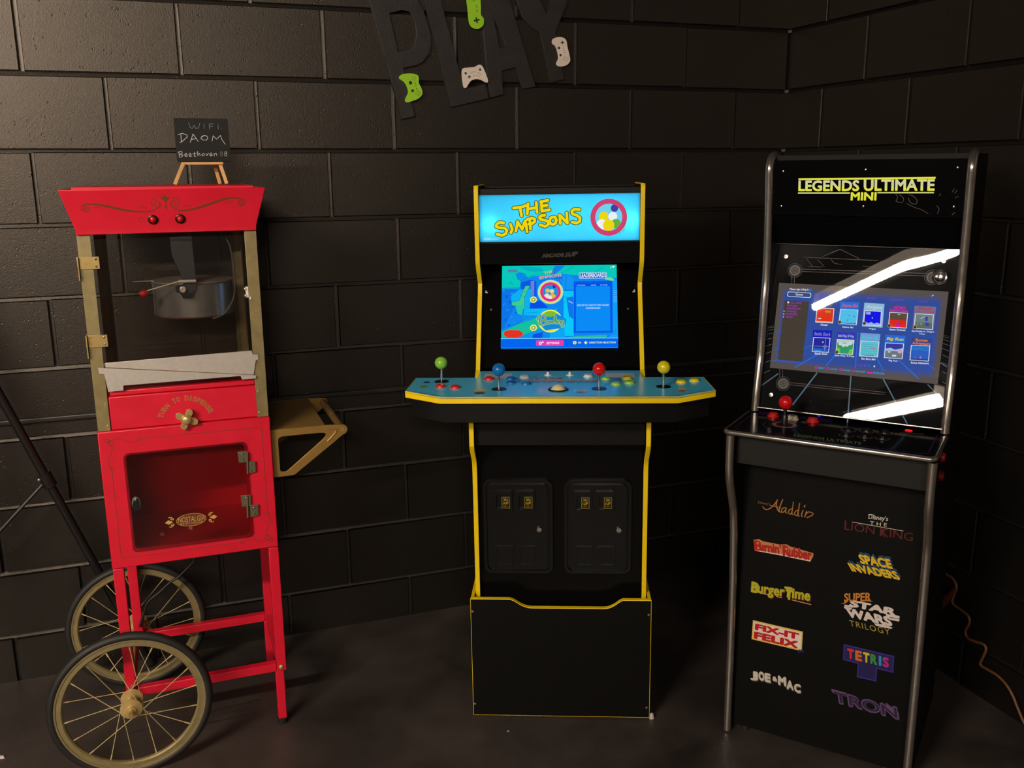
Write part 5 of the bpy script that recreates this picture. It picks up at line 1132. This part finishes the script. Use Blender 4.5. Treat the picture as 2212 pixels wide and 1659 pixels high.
for g_, c_ in ((0, (220, 230, 245)), (.0013, (62, 76, 132))): p.poly(FS_, rrect(q[0][0]+g_, q[1][0]-g_, (q[0][1]+q[1][1])/2+g_, (q[2][1]+q[3][1])/2-g_, .004), ly(), emit(c_))
TS('Games', (395, 192), (476, 194), (397, 170), (225, 230, 245), bold=.02)
for i, t_ in enumerate(('ALL GAMES', 'FEATURED', 'LEADERBOARD', 'CHANNELS', 'PLATFORMS', 'INPUTS')):
    y = 280+i*31; x = 342-i*7 if i == 0 else 308-i*3.5
    w_ = (120, 105, 150, 108, 118, 72)[i]; TS(t_, (x, y), (x+w_, y+6), (x+3, y-20), (168, 56, 190), bold=.01)
    if i == 0: p.disc(FS_, sS([(318, 268)])[0], .0026, ly(), emit((230, 230, 235)))
    if i > 2: PS([(x-30, y-20), (x-14, y-8), (x-31, y+2)], (196, 160, 205))
for t_, x, y, w_ in (('Home', 622, 208, 100), ('Arcade', 912, 222, 76), ('BYOG', 1172, 234, 88), ('Leaderboard', 1418, 250, 150), ('Settings', 1728, 270, 100)): TS(t_, (x, y), (x+w_, y+5), (x+3, y-26), (128, 60, 200))
p.disc(FS_, sS([(1880, 200)])[0], .0028, ly(), emit((40, 120, 240))); p.disc(FS_, sS([(1889, 192)])[0], .0012, ly(), emit((225, 235, 250)))
cards = [
 ([(640, 240), (825, 250), (800, 495), (615, 485)], (58, 72, 140), [(635, 332), (810, 340), (797, 490), (620, 480)], (230, 54, 30), 'Alcazar', (120, 100, 60)),
 ([(885, 260), (1092, 268), (1062, 525), (860, 512)], (44, 110, 214), [(890, 345), (1070, 355), (1055, 505), (872, 495)], (84, 196, 238), 'Alpine Ski', (220, 90, 70)),
 ([(1145, 272), (1363, 285), (1340, 543), (1118, 528)], (146, 190, 222), [(1155, 360), (1325, 372), (1315, 520), (1140, 508)], (22, 22, 232), 'Argus', (200, 210, 220)),
 ([(1418, 298), (1635, 310), (1610, 550), (1395, 540)], (70, 74, 128), [(1425, 380), (1610, 390), (1595, 545), (1410, 533)], (232, 44, 34), 'Astro Fantasia', (214, 40, 180)),
 ([(1690, 305), (1925, 318), (1895, 570), (1665, 560)], (118, 110, 150), [(1703, 395), (1890, 405), (1878, 560), (1690, 548)], (112, 132, 132), 'Bad Dudes vs. Dragon', (190, 60, 60)),
 ([(588, 565), (798, 575), (775, 810), (580, 800)], (24, 34, 190), [(600, 652), (770, 660), (755, 808), (585, 798)], (36, 42, 156), 'Battle Shark', (130, 120, 190)),
 ([(848, 590), (1053, 600), (1030, 835), (830, 825)], (56, 54, 186), [(855, 672), (1030, 682), (1015, 832), (842, 820)], (48, 158, 110), 'Battle Wings / B-Wings', (150, 180, 220)),
 ([(1105, 600), (1320, 612), (1295, 868), (1085, 855)], (118, 158, 222), [(1115, 690), (1300, 702), (1285, 857), (1100, 845)], (96, 196, 212), 'Ben Bero Beh', (70, 200, 210)),
 ([(1375, 620), (1595, 632), (1565, 890), (1350, 875)], (40, 110, 212), [(1382, 712), (1567, 722), (1553, 878), (1368, 865)], (56, 60, 160), 'Big Run', (220, 200, 70)),
 ([(1660, 650), (1880, 662), (1855, 910), (1640, 900)], (58, 70, 140), [(1660, 738), (1852, 745), (1838, 903), (1645, 890)], (44, 96, 196), 'Bonze Adventure', (226, 130, 50))]
rnd = random.Random(11)
for i, (cd_, cc_, th_, tc_, cap, lc_) in enumerate(cards):
    PS(cd_, cc_); c_ = sum(a for a, _ in th_)/4, sum(b_ for _, b_ in th_)/4
    PS([(c_[0]+(a-c_[0])*1.09, c_[1]+(b_-c_[1])*1.08) for a, b_ in th_], (222, 226, 236)); PS(th_, tc_)
    def U(s_, t_): 
        a = Vector(th_[3])*(1-s_)+Vector(th_[2])*s_; b_ = Vector(th_[0])*(1-s_)+Vector(th_[1])*s_; return tuple(a*(1-t_)+b_*t_)
    def blob(s0, s1, t0, t1, col): PS([U(s0, t0), U(s1, t0), U(s1, t1), U(s0, t1)], col)
    if i == 0: blob(.5, .85, .72, .86, (190, 150, 40)); blob(.1, .3, .22, .3, (240, 200, 180)); blob(0, 1, 0, .07, (220, 190, 170))
    if i == 1: blob(0, 1, 0, .05, (30, 70, 140)); blob(.5, .55, .55, .62, (40, 110, 170)); blob(.8, .88, .52, .58, (40, 110, 170)); blob(.45, .5, .2, .3, (40, 110, 150))
    if i == 2: PS([U(0, 0), U(1, 0), U(1, .12), U(.8, .2), U(.6, .1), U(.45, .22), U(.25, .12), U(.1, .2), U(0, .1)], (150, 180, 240)); blob(.05, .35, .75, .95, (150, 160, 230)); blob(.45, .52, .48, .56, (150, 230, 250)); blob(.2, .28, .8, .86, (230, 230, 240))
    if i == 3: blob(0, 1, .5, 1, (100, 74, 62)); PS([U(.38, 0), U(.66, 0), U(.56, .4), U(.48, .4)], (206, 30, 160)); blob(.45, .6, .88, .93, (120, 220, 130)); SS([U(0, .28), U(1, .28)], .0008, (170, 20, 20)); SS([U(0, .42), U(1, .42)], .0006, (170, 20, 20))
    if i == 4: blob(0, 1, 0, .42, (92, 110, 104)); blob(.55, .72, .55, .85, (60, 70, 180)); blob(.6, .8, .2, .45, (60, 70, 180)); SS([U(.3, .7), U(.55, .85)], .0010, (225, 225, 225)); blob(.12, .2, .28, .33, (160, 190, 90)); blob(.3, .42, .3, .34, (190, 190, 120))
    if i == 5: blob(0, 1, 0, .25, (36, 90, 190)); SS([U(0, .38), U(1, .4)], .0007, (150, 150, 220)); SS([U(.75, .1), U(.75, 1)], .0006, (190, 190, 240)); p.ring(FS_, sS([U(.75, .38)])[0], .0040, .0006, ly(), emit((190, 190, 240)), 16); blob(.55, .64, .66, .76, (180, 190, 230)); blob(.1, .5, .05, .12, (60, 150, 230))
    if i == 6: blob(0, 1, .78, 1, (180, 210, 200)); [p.disc(FS_, sS([U(x, y)])[0], .0046, ly(), emit((206, 220, 214))) for x, y in ((.2, .72), (.4, .62), (.62, .66), (.82, .78))]; PS([U(0, 0), U(.25, 0), U(.2, .35), U(0, .45)], (116, 200, 70)); PS([U(1, 0), U(.72, 0), U(.8, .32), U(1, .42)], (116, 200, 70))
    if i == 7: [SS([U(0, y), U(1, y)], .0006, (70, 150, 180)) for y in (.18, .34, .5, .66, .8)]; blob(.6, .85, .52, .58, (196, 110, 120)); blob(.1, .8, .03, .07, (40, 110, 130)); [SS([U(x, y), U(x, y+.16)], .0005, (70, 150, 180)) for x, y in ((.2, .18), (.5, .18), (.8, .34), (.35, .34), (.6, .5), (.25, .5))]
    if i == 8: blob(0, 1, 0, .48, (112, 120, 132)); PS([U(0, .62), U(.3, .7), U(.55, .58), U(1, .72), U(1, .48), U(0, .48)], (170, 190, 230)); p.disc(FS_, sS([U(.85, .48)])[0], .0052, ly(), emit((200, 170, 190))); blob(.42, .66, .1, .22, (214, 224, 236)); blob(.15, .3, .36, .44, (206, 214, 226))
    if i == 9: [SS([U(0, y), U(.25, y-.05), U(.5, y), U(.75, y-.05), U(1, y)], .0010, (44, 150, 210)) for y in (.95, .84, .74)]; blob(0, 1, 0, .1, (46, 66, 130)); blob(.22, .3, .1, .24, (100, 100, 190)); blob(.52, .6, .1, .3, (170, 110, 200))
    # cover lettering band above the picture
    a, b_ = Vector(cd_[0]), Vector(cd_[1]); dn = (Vector(cd_[3])-a)*.28
    short = cap.upper() if i == 3 else cap
    w1, w2 = (short.split(' ', 1)+[''])[:2] if i in (3, 4, 9) else (short, '')
    if w2: TS(w1, tuple(a+(b_-a)*.2+dn*.55), tuple(a+(b_-a)*.8+dn*.55), tuple(a+(b_-a)*.2+dn*.12), lc_, bold=.03); TS(w2, tuple(a+(b_-a)*.05+dn*1.05), tuple(b_-(b_-a)*.05+dn*1.05), tuple(a+(b_-a)*.05+dn*.62), lc_, bold=.03)
    else: TS(w1, tuple(a+(b_-a)*.08+dn*.92), tuple(b_-(b_-a)*.08+dn*.92), tuple(a+(b_-a)*.08+dn*.35), lc_, bold=.03, shear=.2)
    lw = Vector(cd_[2])-Vector(cd_[3]); l0 = Vector(cd_[3])+Vector((0, 26))+lw*.5; n_ = min(1.05, .055*len(cap)+.06)
    TS(cap, tuple(l0-lw*n_/2+Vector((0, 6))), tuple(l0+lw*n_/2+Vector((0, 6))), tuple(l0-lw*n_/2+Vector((2, -16))), (226, 228, 240), bold=.02)
    if i in (1, 2, 3, 4, 6): q_ = sS([(th_[3][0]+5, th_[3][1]-12)])[0]; p.disc(FS_, q_, .0044, ly(), emit((70, 50, 40))); p.ring(FS_, q_, .0044, .0011, ly(), emit((190, 150, 90)), 18)
TS('Ninja', (1742, 620), (1802, 624), (1744, 602), (226, 228, 240), bold=.02)
for t_, x, y, w_ in (('SELECT', 648, 988, 70), ('A-Z PAGE', 772, 1000, 84), ('PAGE', 914, 1012, 80), ('MANAGE', 1046, 1026, 110)):
    p.ring(FS_, sS([(x-22, y-14)])[0], .0033, .0011, ly(), emit((214, 40, 200)), 18); TS(t_, (x, y), (x+w_, y+7), (x+2, y-20), (40, 150, 226), bold=.03)
q = sS([(1178, 1022), (1236, 1030), (1238, 1042), (1178, 1036)]); p.poly(FS_, q, ly(), emit((214, 40, 200))); TS('FILTER BAR', (1242, 1046), (1366, 1054), (1244, 1024), (40, 150, 226), bold=.03)
TS('PAGE', (1072, 960), (1128, 963), (1074, 940), (130, 60, 200)); TS('1', (1146, 963), (1162, 964), (1147, 943), (130, 60, 200)); TS('OF', (1182, 966), (1210, 968), (1184, 946), (40, 130, 220)); TS('8', (1246, 972), (1264, 973), (1248, 952), (226, 228, 240), bold=.03)
obj('screen_picture', p, mon, flat=True, recalc=False)
# acrylic sheet, gently bowed by its screws
ac = MB(pane('clear_acrylic', (250, 250, 250), .012, 1.49)); nx, nz = 28, 28
BOW = []
def bow(x, y):
    s_ = max(0, (x-.45)/.55); return .0085*gl*max(0, y-.5)*s_*s_
for j in range(nz+1):
    for i in range(nx+1):
        x = -IL+2*IL*i/nx; y = gl*j/nz
        BOW.append(tuple(FGl.P(x, y, bow(x/IL, y/gl))))
ac.add(BOW, [(j*(nx+1)+i, j*(nx+1)+i+1, (j+1)*(nx+1)+i+1, (j+1)*(nx+1)+i) for j in range(nz) for i in range(nx)])
aco = obj('acrylic_sheet', ac, leg_c, smooth=80, recalc=False)
e_ = MB(SIL); e_.tube([FGl.P(-IL, -.001, .001), FGl.P(IL, -.001, .001)], .0022, 8); obj('sheet_edge', e_, aco); e_ = MB(SIL); e_.tube([FGl.P(-IL, gl, .0005), FGl.P(IL, gl, .0005)], .0009, 8); obj('sheet_edge', e_, aco)
for x, y in ((1696+2, 554), (2039, 564), (1666, 853)):
    c_ = FGl.px(x, y); s_ = MB(mat('steel_screw', (200, 190, 176), .25, .9)); s_.lathe([(.0058, .0004), (.0052, .0022), (.0001, .0026)], FGl.P(*c_), FGl.n, 16); s_.use(BLACKP); s_.prism(FGl, [(c_[0]-.004, c_[1]-.0006), (c_[0]+.004, c_[1]-.0006), (c_[0]+.004, c_[1]+.0006), (c_[0]-.004, c_[1]+.0006)], .0022, .0028); obj('sheet_screw', s_, aco)
c_ = FGl.px(2031, 598); s_ = MB(CHROME); s_.lathe([(.0185, .0004), (.0185, .0020), (.0165, .0032), (.0148, .0020), (.0120, .0026), (.0100, .0014), (.0001, .0014)], FGl.P(*c_), FGl.n, 40)
obj('badge', s_, aco)
# marquee
def title_glow():
    """lit title print: yellow with a paler band across the middle of the letters"""
    m_ = bpy.data.materials.new('lit_title_print'); m_.use_nodes = True; nt = m_.node_tree; nt.nodes.clear()
    tc = nt.nodes.new('ShaderNodeTexCoord'); sp = nt.nodes.new('ShaderNodeSeparateXYZ'); mr = nt.nodes.new('ShaderNodeMapRange'); r = nt.nodes.new('ShaderNodeValToRGB')
    mr.inputs['From Min'].default_value = 1.424; mr.inputs['From Max'].default_value = 1.486
    r.color_ramp.elements[0].color = rgb((214, 216, 50)); r.color_ramp.elements[1].color = rgb((236, 230, 50))
    for pos, c_ in ((.28, (222, 222, 60)), (.52, (224, 222, 84)), (.60, (206, 206, 150)), (.72, (206, 206, 160)), (.86, (226, 224, 70))):
        e = r.color_ramp.elements.new(pos); e.color = rgb(c_)
    nt.links.new(tc.outputs['Object'], sp.inputs[0]); nt.links.new(sp.outputs[2], mr.inputs['Value']); nt.links.new(mr.outputs['Result'], r.inputs['Fac'])
    e = nt.nodes.new('ShaderNodeEmission'); nt.links.new(r.outputs['Color'], e.inputs[0]); o_ = nt.nodes.new('ShaderNodeOutputMaterial'); nt.links.new(e.outputs[0], o_.inputs[0]); return m_
b = MB(GLOSSQ); b.box(-IL, IL, .140, .152, 1.3885, 1.522); mqp = obj('marquee_panel', b, leg_c, bevel=.001)
b = MB(BLVG); b.prism(Frame(ML, (0, .150, 1.3875), (1, 0, 0), (0, .055, -.075)), [(-IL, 0), (IL, 0), (IL, .093), (-IL, .093)], 0, .006); obj('speaker_panel', b, leg_c)
FMq = FPL(.140); m = MB(); YG = title_glow(); YP = emit((206, 208, 128), 1.0)
def half(t, bl, br, tl, **k):
    m.textpx(FMq, t, zM(*bl), zM(*br), zM(*tl), .0005, YG, **k)
m.poly(FMq, pxs(FMq, zM, [(512, 284), (512, 268), (1726, 254), (1724, 271)]), .0005, YG)
m.poly(FMq, pxs(FMq, zM, [(507, 403), (508, 391), (968, 391), (966, 403)]), .0005, YP); m.poly(FMq, pxs(FMq, zM, [(1210, 400), (1210, 389), (1711, 388), (1709, 400)]), .0005, YP)
half('LEGENDS', (510, 382), (1048, 382), (512, 286), bold=.034); half('ULTIMATE', (1088, 380), (1716, 379), (1090, 278), bold=.034); half('MINI', (972, 464), (1200, 464), (976, 390), bold=.036)
# paler band printed through the middle of the letters
bm_ = MB()
obj('marquee_lettering', m, mqp, flat=True, recalc=False)
m = MB(); ln = mat('dim_marquee_art', (58, 40, 30), .4)
for s_ in ([(1370, 400), (1390, 440), (1375, 470), (1430, 480), (1440, 440), (1400, 410)], [(1490, 415), (1520, 420), (1560, 460), (1550, 495), (1500, 480), (1485, 440)], [(1470, 490), (1540, 525), (1600, 545), (1660, 580)], [(1760, 420), (1770, 400)], [(1870, 390), (1890, 360)], [(1895, 400), (1915, 370)], [(1900, 440), (1925, 425)], [(1740, 580), (1755, 540), (1735, 510)], [(1870, 590), (1895, 570)]): m.stroke(FMq, [tuple(v) for v in curve(pxs(FMq, zM, s_), 3)], .0012, .0005, ln)
obj('marquee_art', m, mqp, flat=True, recalc=False)
for x, y in ((376, 205), (1106, 190), (1920, 172), (360, 513), (1085, 514), (1886, 518)):
    c_ = FMq.px(*zM(x, y)); s_ = MB(mat('steel_screw', (200, 190, 176), .25, .9)); s_.lathe([(.0024, 0), (.0020, .0010), (.0001, .0014)], FMq.P(*c_), FMq.n, 12); obj('marquee_screw', s_, mqp)
for sx in (-.19, .19):
    for y_ in (.04, .42): s_ = MB(RUBBER); s_.lathe([(.012, 0), (.012, .0195)], (sx, y_, 0), (0, 0, 1), 16); obj('cabinet_foot', s_, leg_c)
# ================================================================== TRIPOD STAND, CORDS, LAMPS
STK = mat('black_powder_coat', (22, 21, 20), .4)
def wp(u, off, z): q = Vector((0, WD, 0)) + TW*u - NW*off; return Vector((q.x, q.y, z))
COLO = .15
FLA = Frame(MW, (0, -COLO, 0), (1, 0, 0), (0, 0, 1)); FLB = Frame(MW, (0, -.055, 0), (1, 0, 0), (0, 0, 1))
apx = FLA.px(-112, 655); fpx = FLB.px(326, 1449)
uc = apx[0]-.02; zc_ = apx[1]
base = wp(uc, COLO, 0); trip, MT = thing('tripod_stand', 'black tripod stand cut off by the left edge, one leg reaching behind the popcorn cart', 'stand', base, 0)
inv = MT.inverted()
b = MB(STK); b.tube([inv @ wp(uc, COLO, .25), inv @ wp(uc, COLO, 2.0)], .016, 16); pole = obj('pole', b, trip)
for z_ in (zc_, .47):
    b = MB(STK); b.tube([inv @ wp(uc, COLO, z_-.035), inv @ wp(uc, COLO, z_+.035)], .026, 18); obj('collar', b, trip)
for i, ft in enumerate([(fpx[0], .055, .012), (uc-.42, .10, .012), (uc-.22, .85, .012)]):
    a = inv @ wp(*ft); k = inv @ (wp(apx[0], COLO, zc_) if i == 0 else wp(uc, COLO, zc_))
    b = MB(STK); b.tube([k, a+(k-a)*.006], .0125, 14); lg_ = obj('leg', b, trip)
    b = MB(RUBBER); b.tube([a+(k-a)*.03, a], .0145, 14); obj('leg_foot', b, lg_)
    c_ = a+(k-a)*.555; d_ = (k-a).normalized()
    b = MB(STK); b.tube([c_-d_*.022, c_+d_*.022], .0185, 14); obj('leg_clamp', b, lg_)
    b = MB(mat('steel_screw', (200, 190, 176), .25, .9)); b.ball(c_+Vector((-.014, -.016, .004)), .0055, 12); obj('clamp_bolt', b, lg_)
    b = MB(STK); b.tube([c_, inv @ wp(uc, COLO, .47)], .006, 8); obj('brace', b, lg_)
# cart's own mains lead under the cabinet
b = MB(STK); FCc = FC(.31)
b.tube([FCc.P(*q) for q in [(0.02, .53)]+[tuple(v) for v in curve(pxs(FCc, z3c, [(1290, 285), (1190, 385), (1130, 425), (1060, 490), (985, 555), (955, 640), (930, 720)]), 5)]], .0038, 8)
obj('power_lead', b, cart)
# brown extension cord against the right wall
FR = Frame(MR, (0, -.012, 0), (1, 0, 0), (0, 0, 1)); zC = Zm(1960, 1180, 4.1468)
pts = [(200, 170), (275, 200), (340, 245), (410, 295), (440, 370), (415, 440), (405, 510), (480, 570), (545, 625), (555, 690), (520, 760), (540, 820), (610, 855), (685, 880), (705, 930), (675, 1000), (655, 1060), (720, 1105), (810, 1160), (890, 1245), (945, 1340), (985, 1440), (1040, 1570), (1075, 1650)]
c3 = [FR.P(*FR.px(*zC(*q))) for q in pts]
for i, v in enumerate(c3): v.z = max(v.z, .0075); c3[i] = v
cp = curve(c3, 5); mid = c3[len(c3)//2]
co = Vector((mid.x, mid.y, 0))
MCd = MR @ Matrix.Translation(Vector((mid.x, -.012, 0)))
loc = lambda v: MCd.inverted() @ (MR @ Vector(v))
b = MB(mat('brown_cord', (104, 64, 36), .45, var=.15, vscale=60)); b.tube([loc(v) for v in cp], .0042, 8)
cord = obj('extension_cord', b, smooth=60); cord.matrix_world = MCd
tag(cord, 'twisting brown extension cord hanging down the wall right of the silver-edged cabinet', 'cord')
q0 = [FR.P(*FR.px(*zC(*q)), .004) for q in ((430, 375), (400, 420), (300, 535))]
b = MB(mat('rust_red_plug', (66, 24, 14), .5)); b.tube([loc(q0[0]), loc(q0[1]), loc(q0[1])*.6+loc(q0[2])*.4, loc(q0[2])], [.005, .008, .013, .013], 12); obj('plug', b, cord)
# ceiling lamps on the near side of the room (two mirrored in the acrylic, the back one added)
LH = mat('grey_lamp_housing', (112, 108, 102), .5)
def ceiling_lamp(name, label, A, B, r, hw, m):
    mid = (A+B)/2; d = (B-A); ln = d.length; ang = math.atan2(d.y, d.x)
    t, M = thing(name, label, 'ceiling lamp', (mid.x, mid.y, LAMP_Z), ang)
    h = MB(LH); h.box(-ln/2-.05, ln/2+.05, -hw, hw, .125, .1795); housing = obj('housing', h, t, bevel=.006)
    for sy in (-1, 1): f_ = MB(LH); f_.box(-ln/2-.05, ln/2+.05, min(sy*hw, sy*(hw+.004)), max(sy*hw, sy*(hw+.004)), .045, .17); obj('reflector', f_, housing)
    for sx in (-1, 1):
        e = MB(LH); e.box(min(sx*ln/2, sx*(ln/2+.03)), max(sx*ln/2, sx*(ln/2+.03)), -.02, .02, -.03, .1245); obj('lamp_holder', e, t, bevel=.004)
    for y in ((0,) if hw < .1 else (-hw*.5, hw*.5)):
        u = MB(m); u.tube([(-ln/2+.001, y, 0), (ln/2-.001, y, 0)], r, 20); obj('tube', u, t)
ceiling_lamp('tube_lamp', 'ceiling tube lamp mirrored as the long bright streak across the right screen', TUBE_A, TUBE_B, .030, .09, TUBE_LIGHT)
ceiling_lamp('twin_tube_lamp', 'twin ceiling tube lamp mirrored as the bright sweep at the foot of the right screen', FAR_A, FAR_B, .045, .16, FAR_LIGHT)
ceiling_lamp('tube_lamp', 'added unseen tube lamp behind the viewer giving the soft sheen on the block wall', BACK_A, BACK_B, .020, .07, BACK_LIGHT)
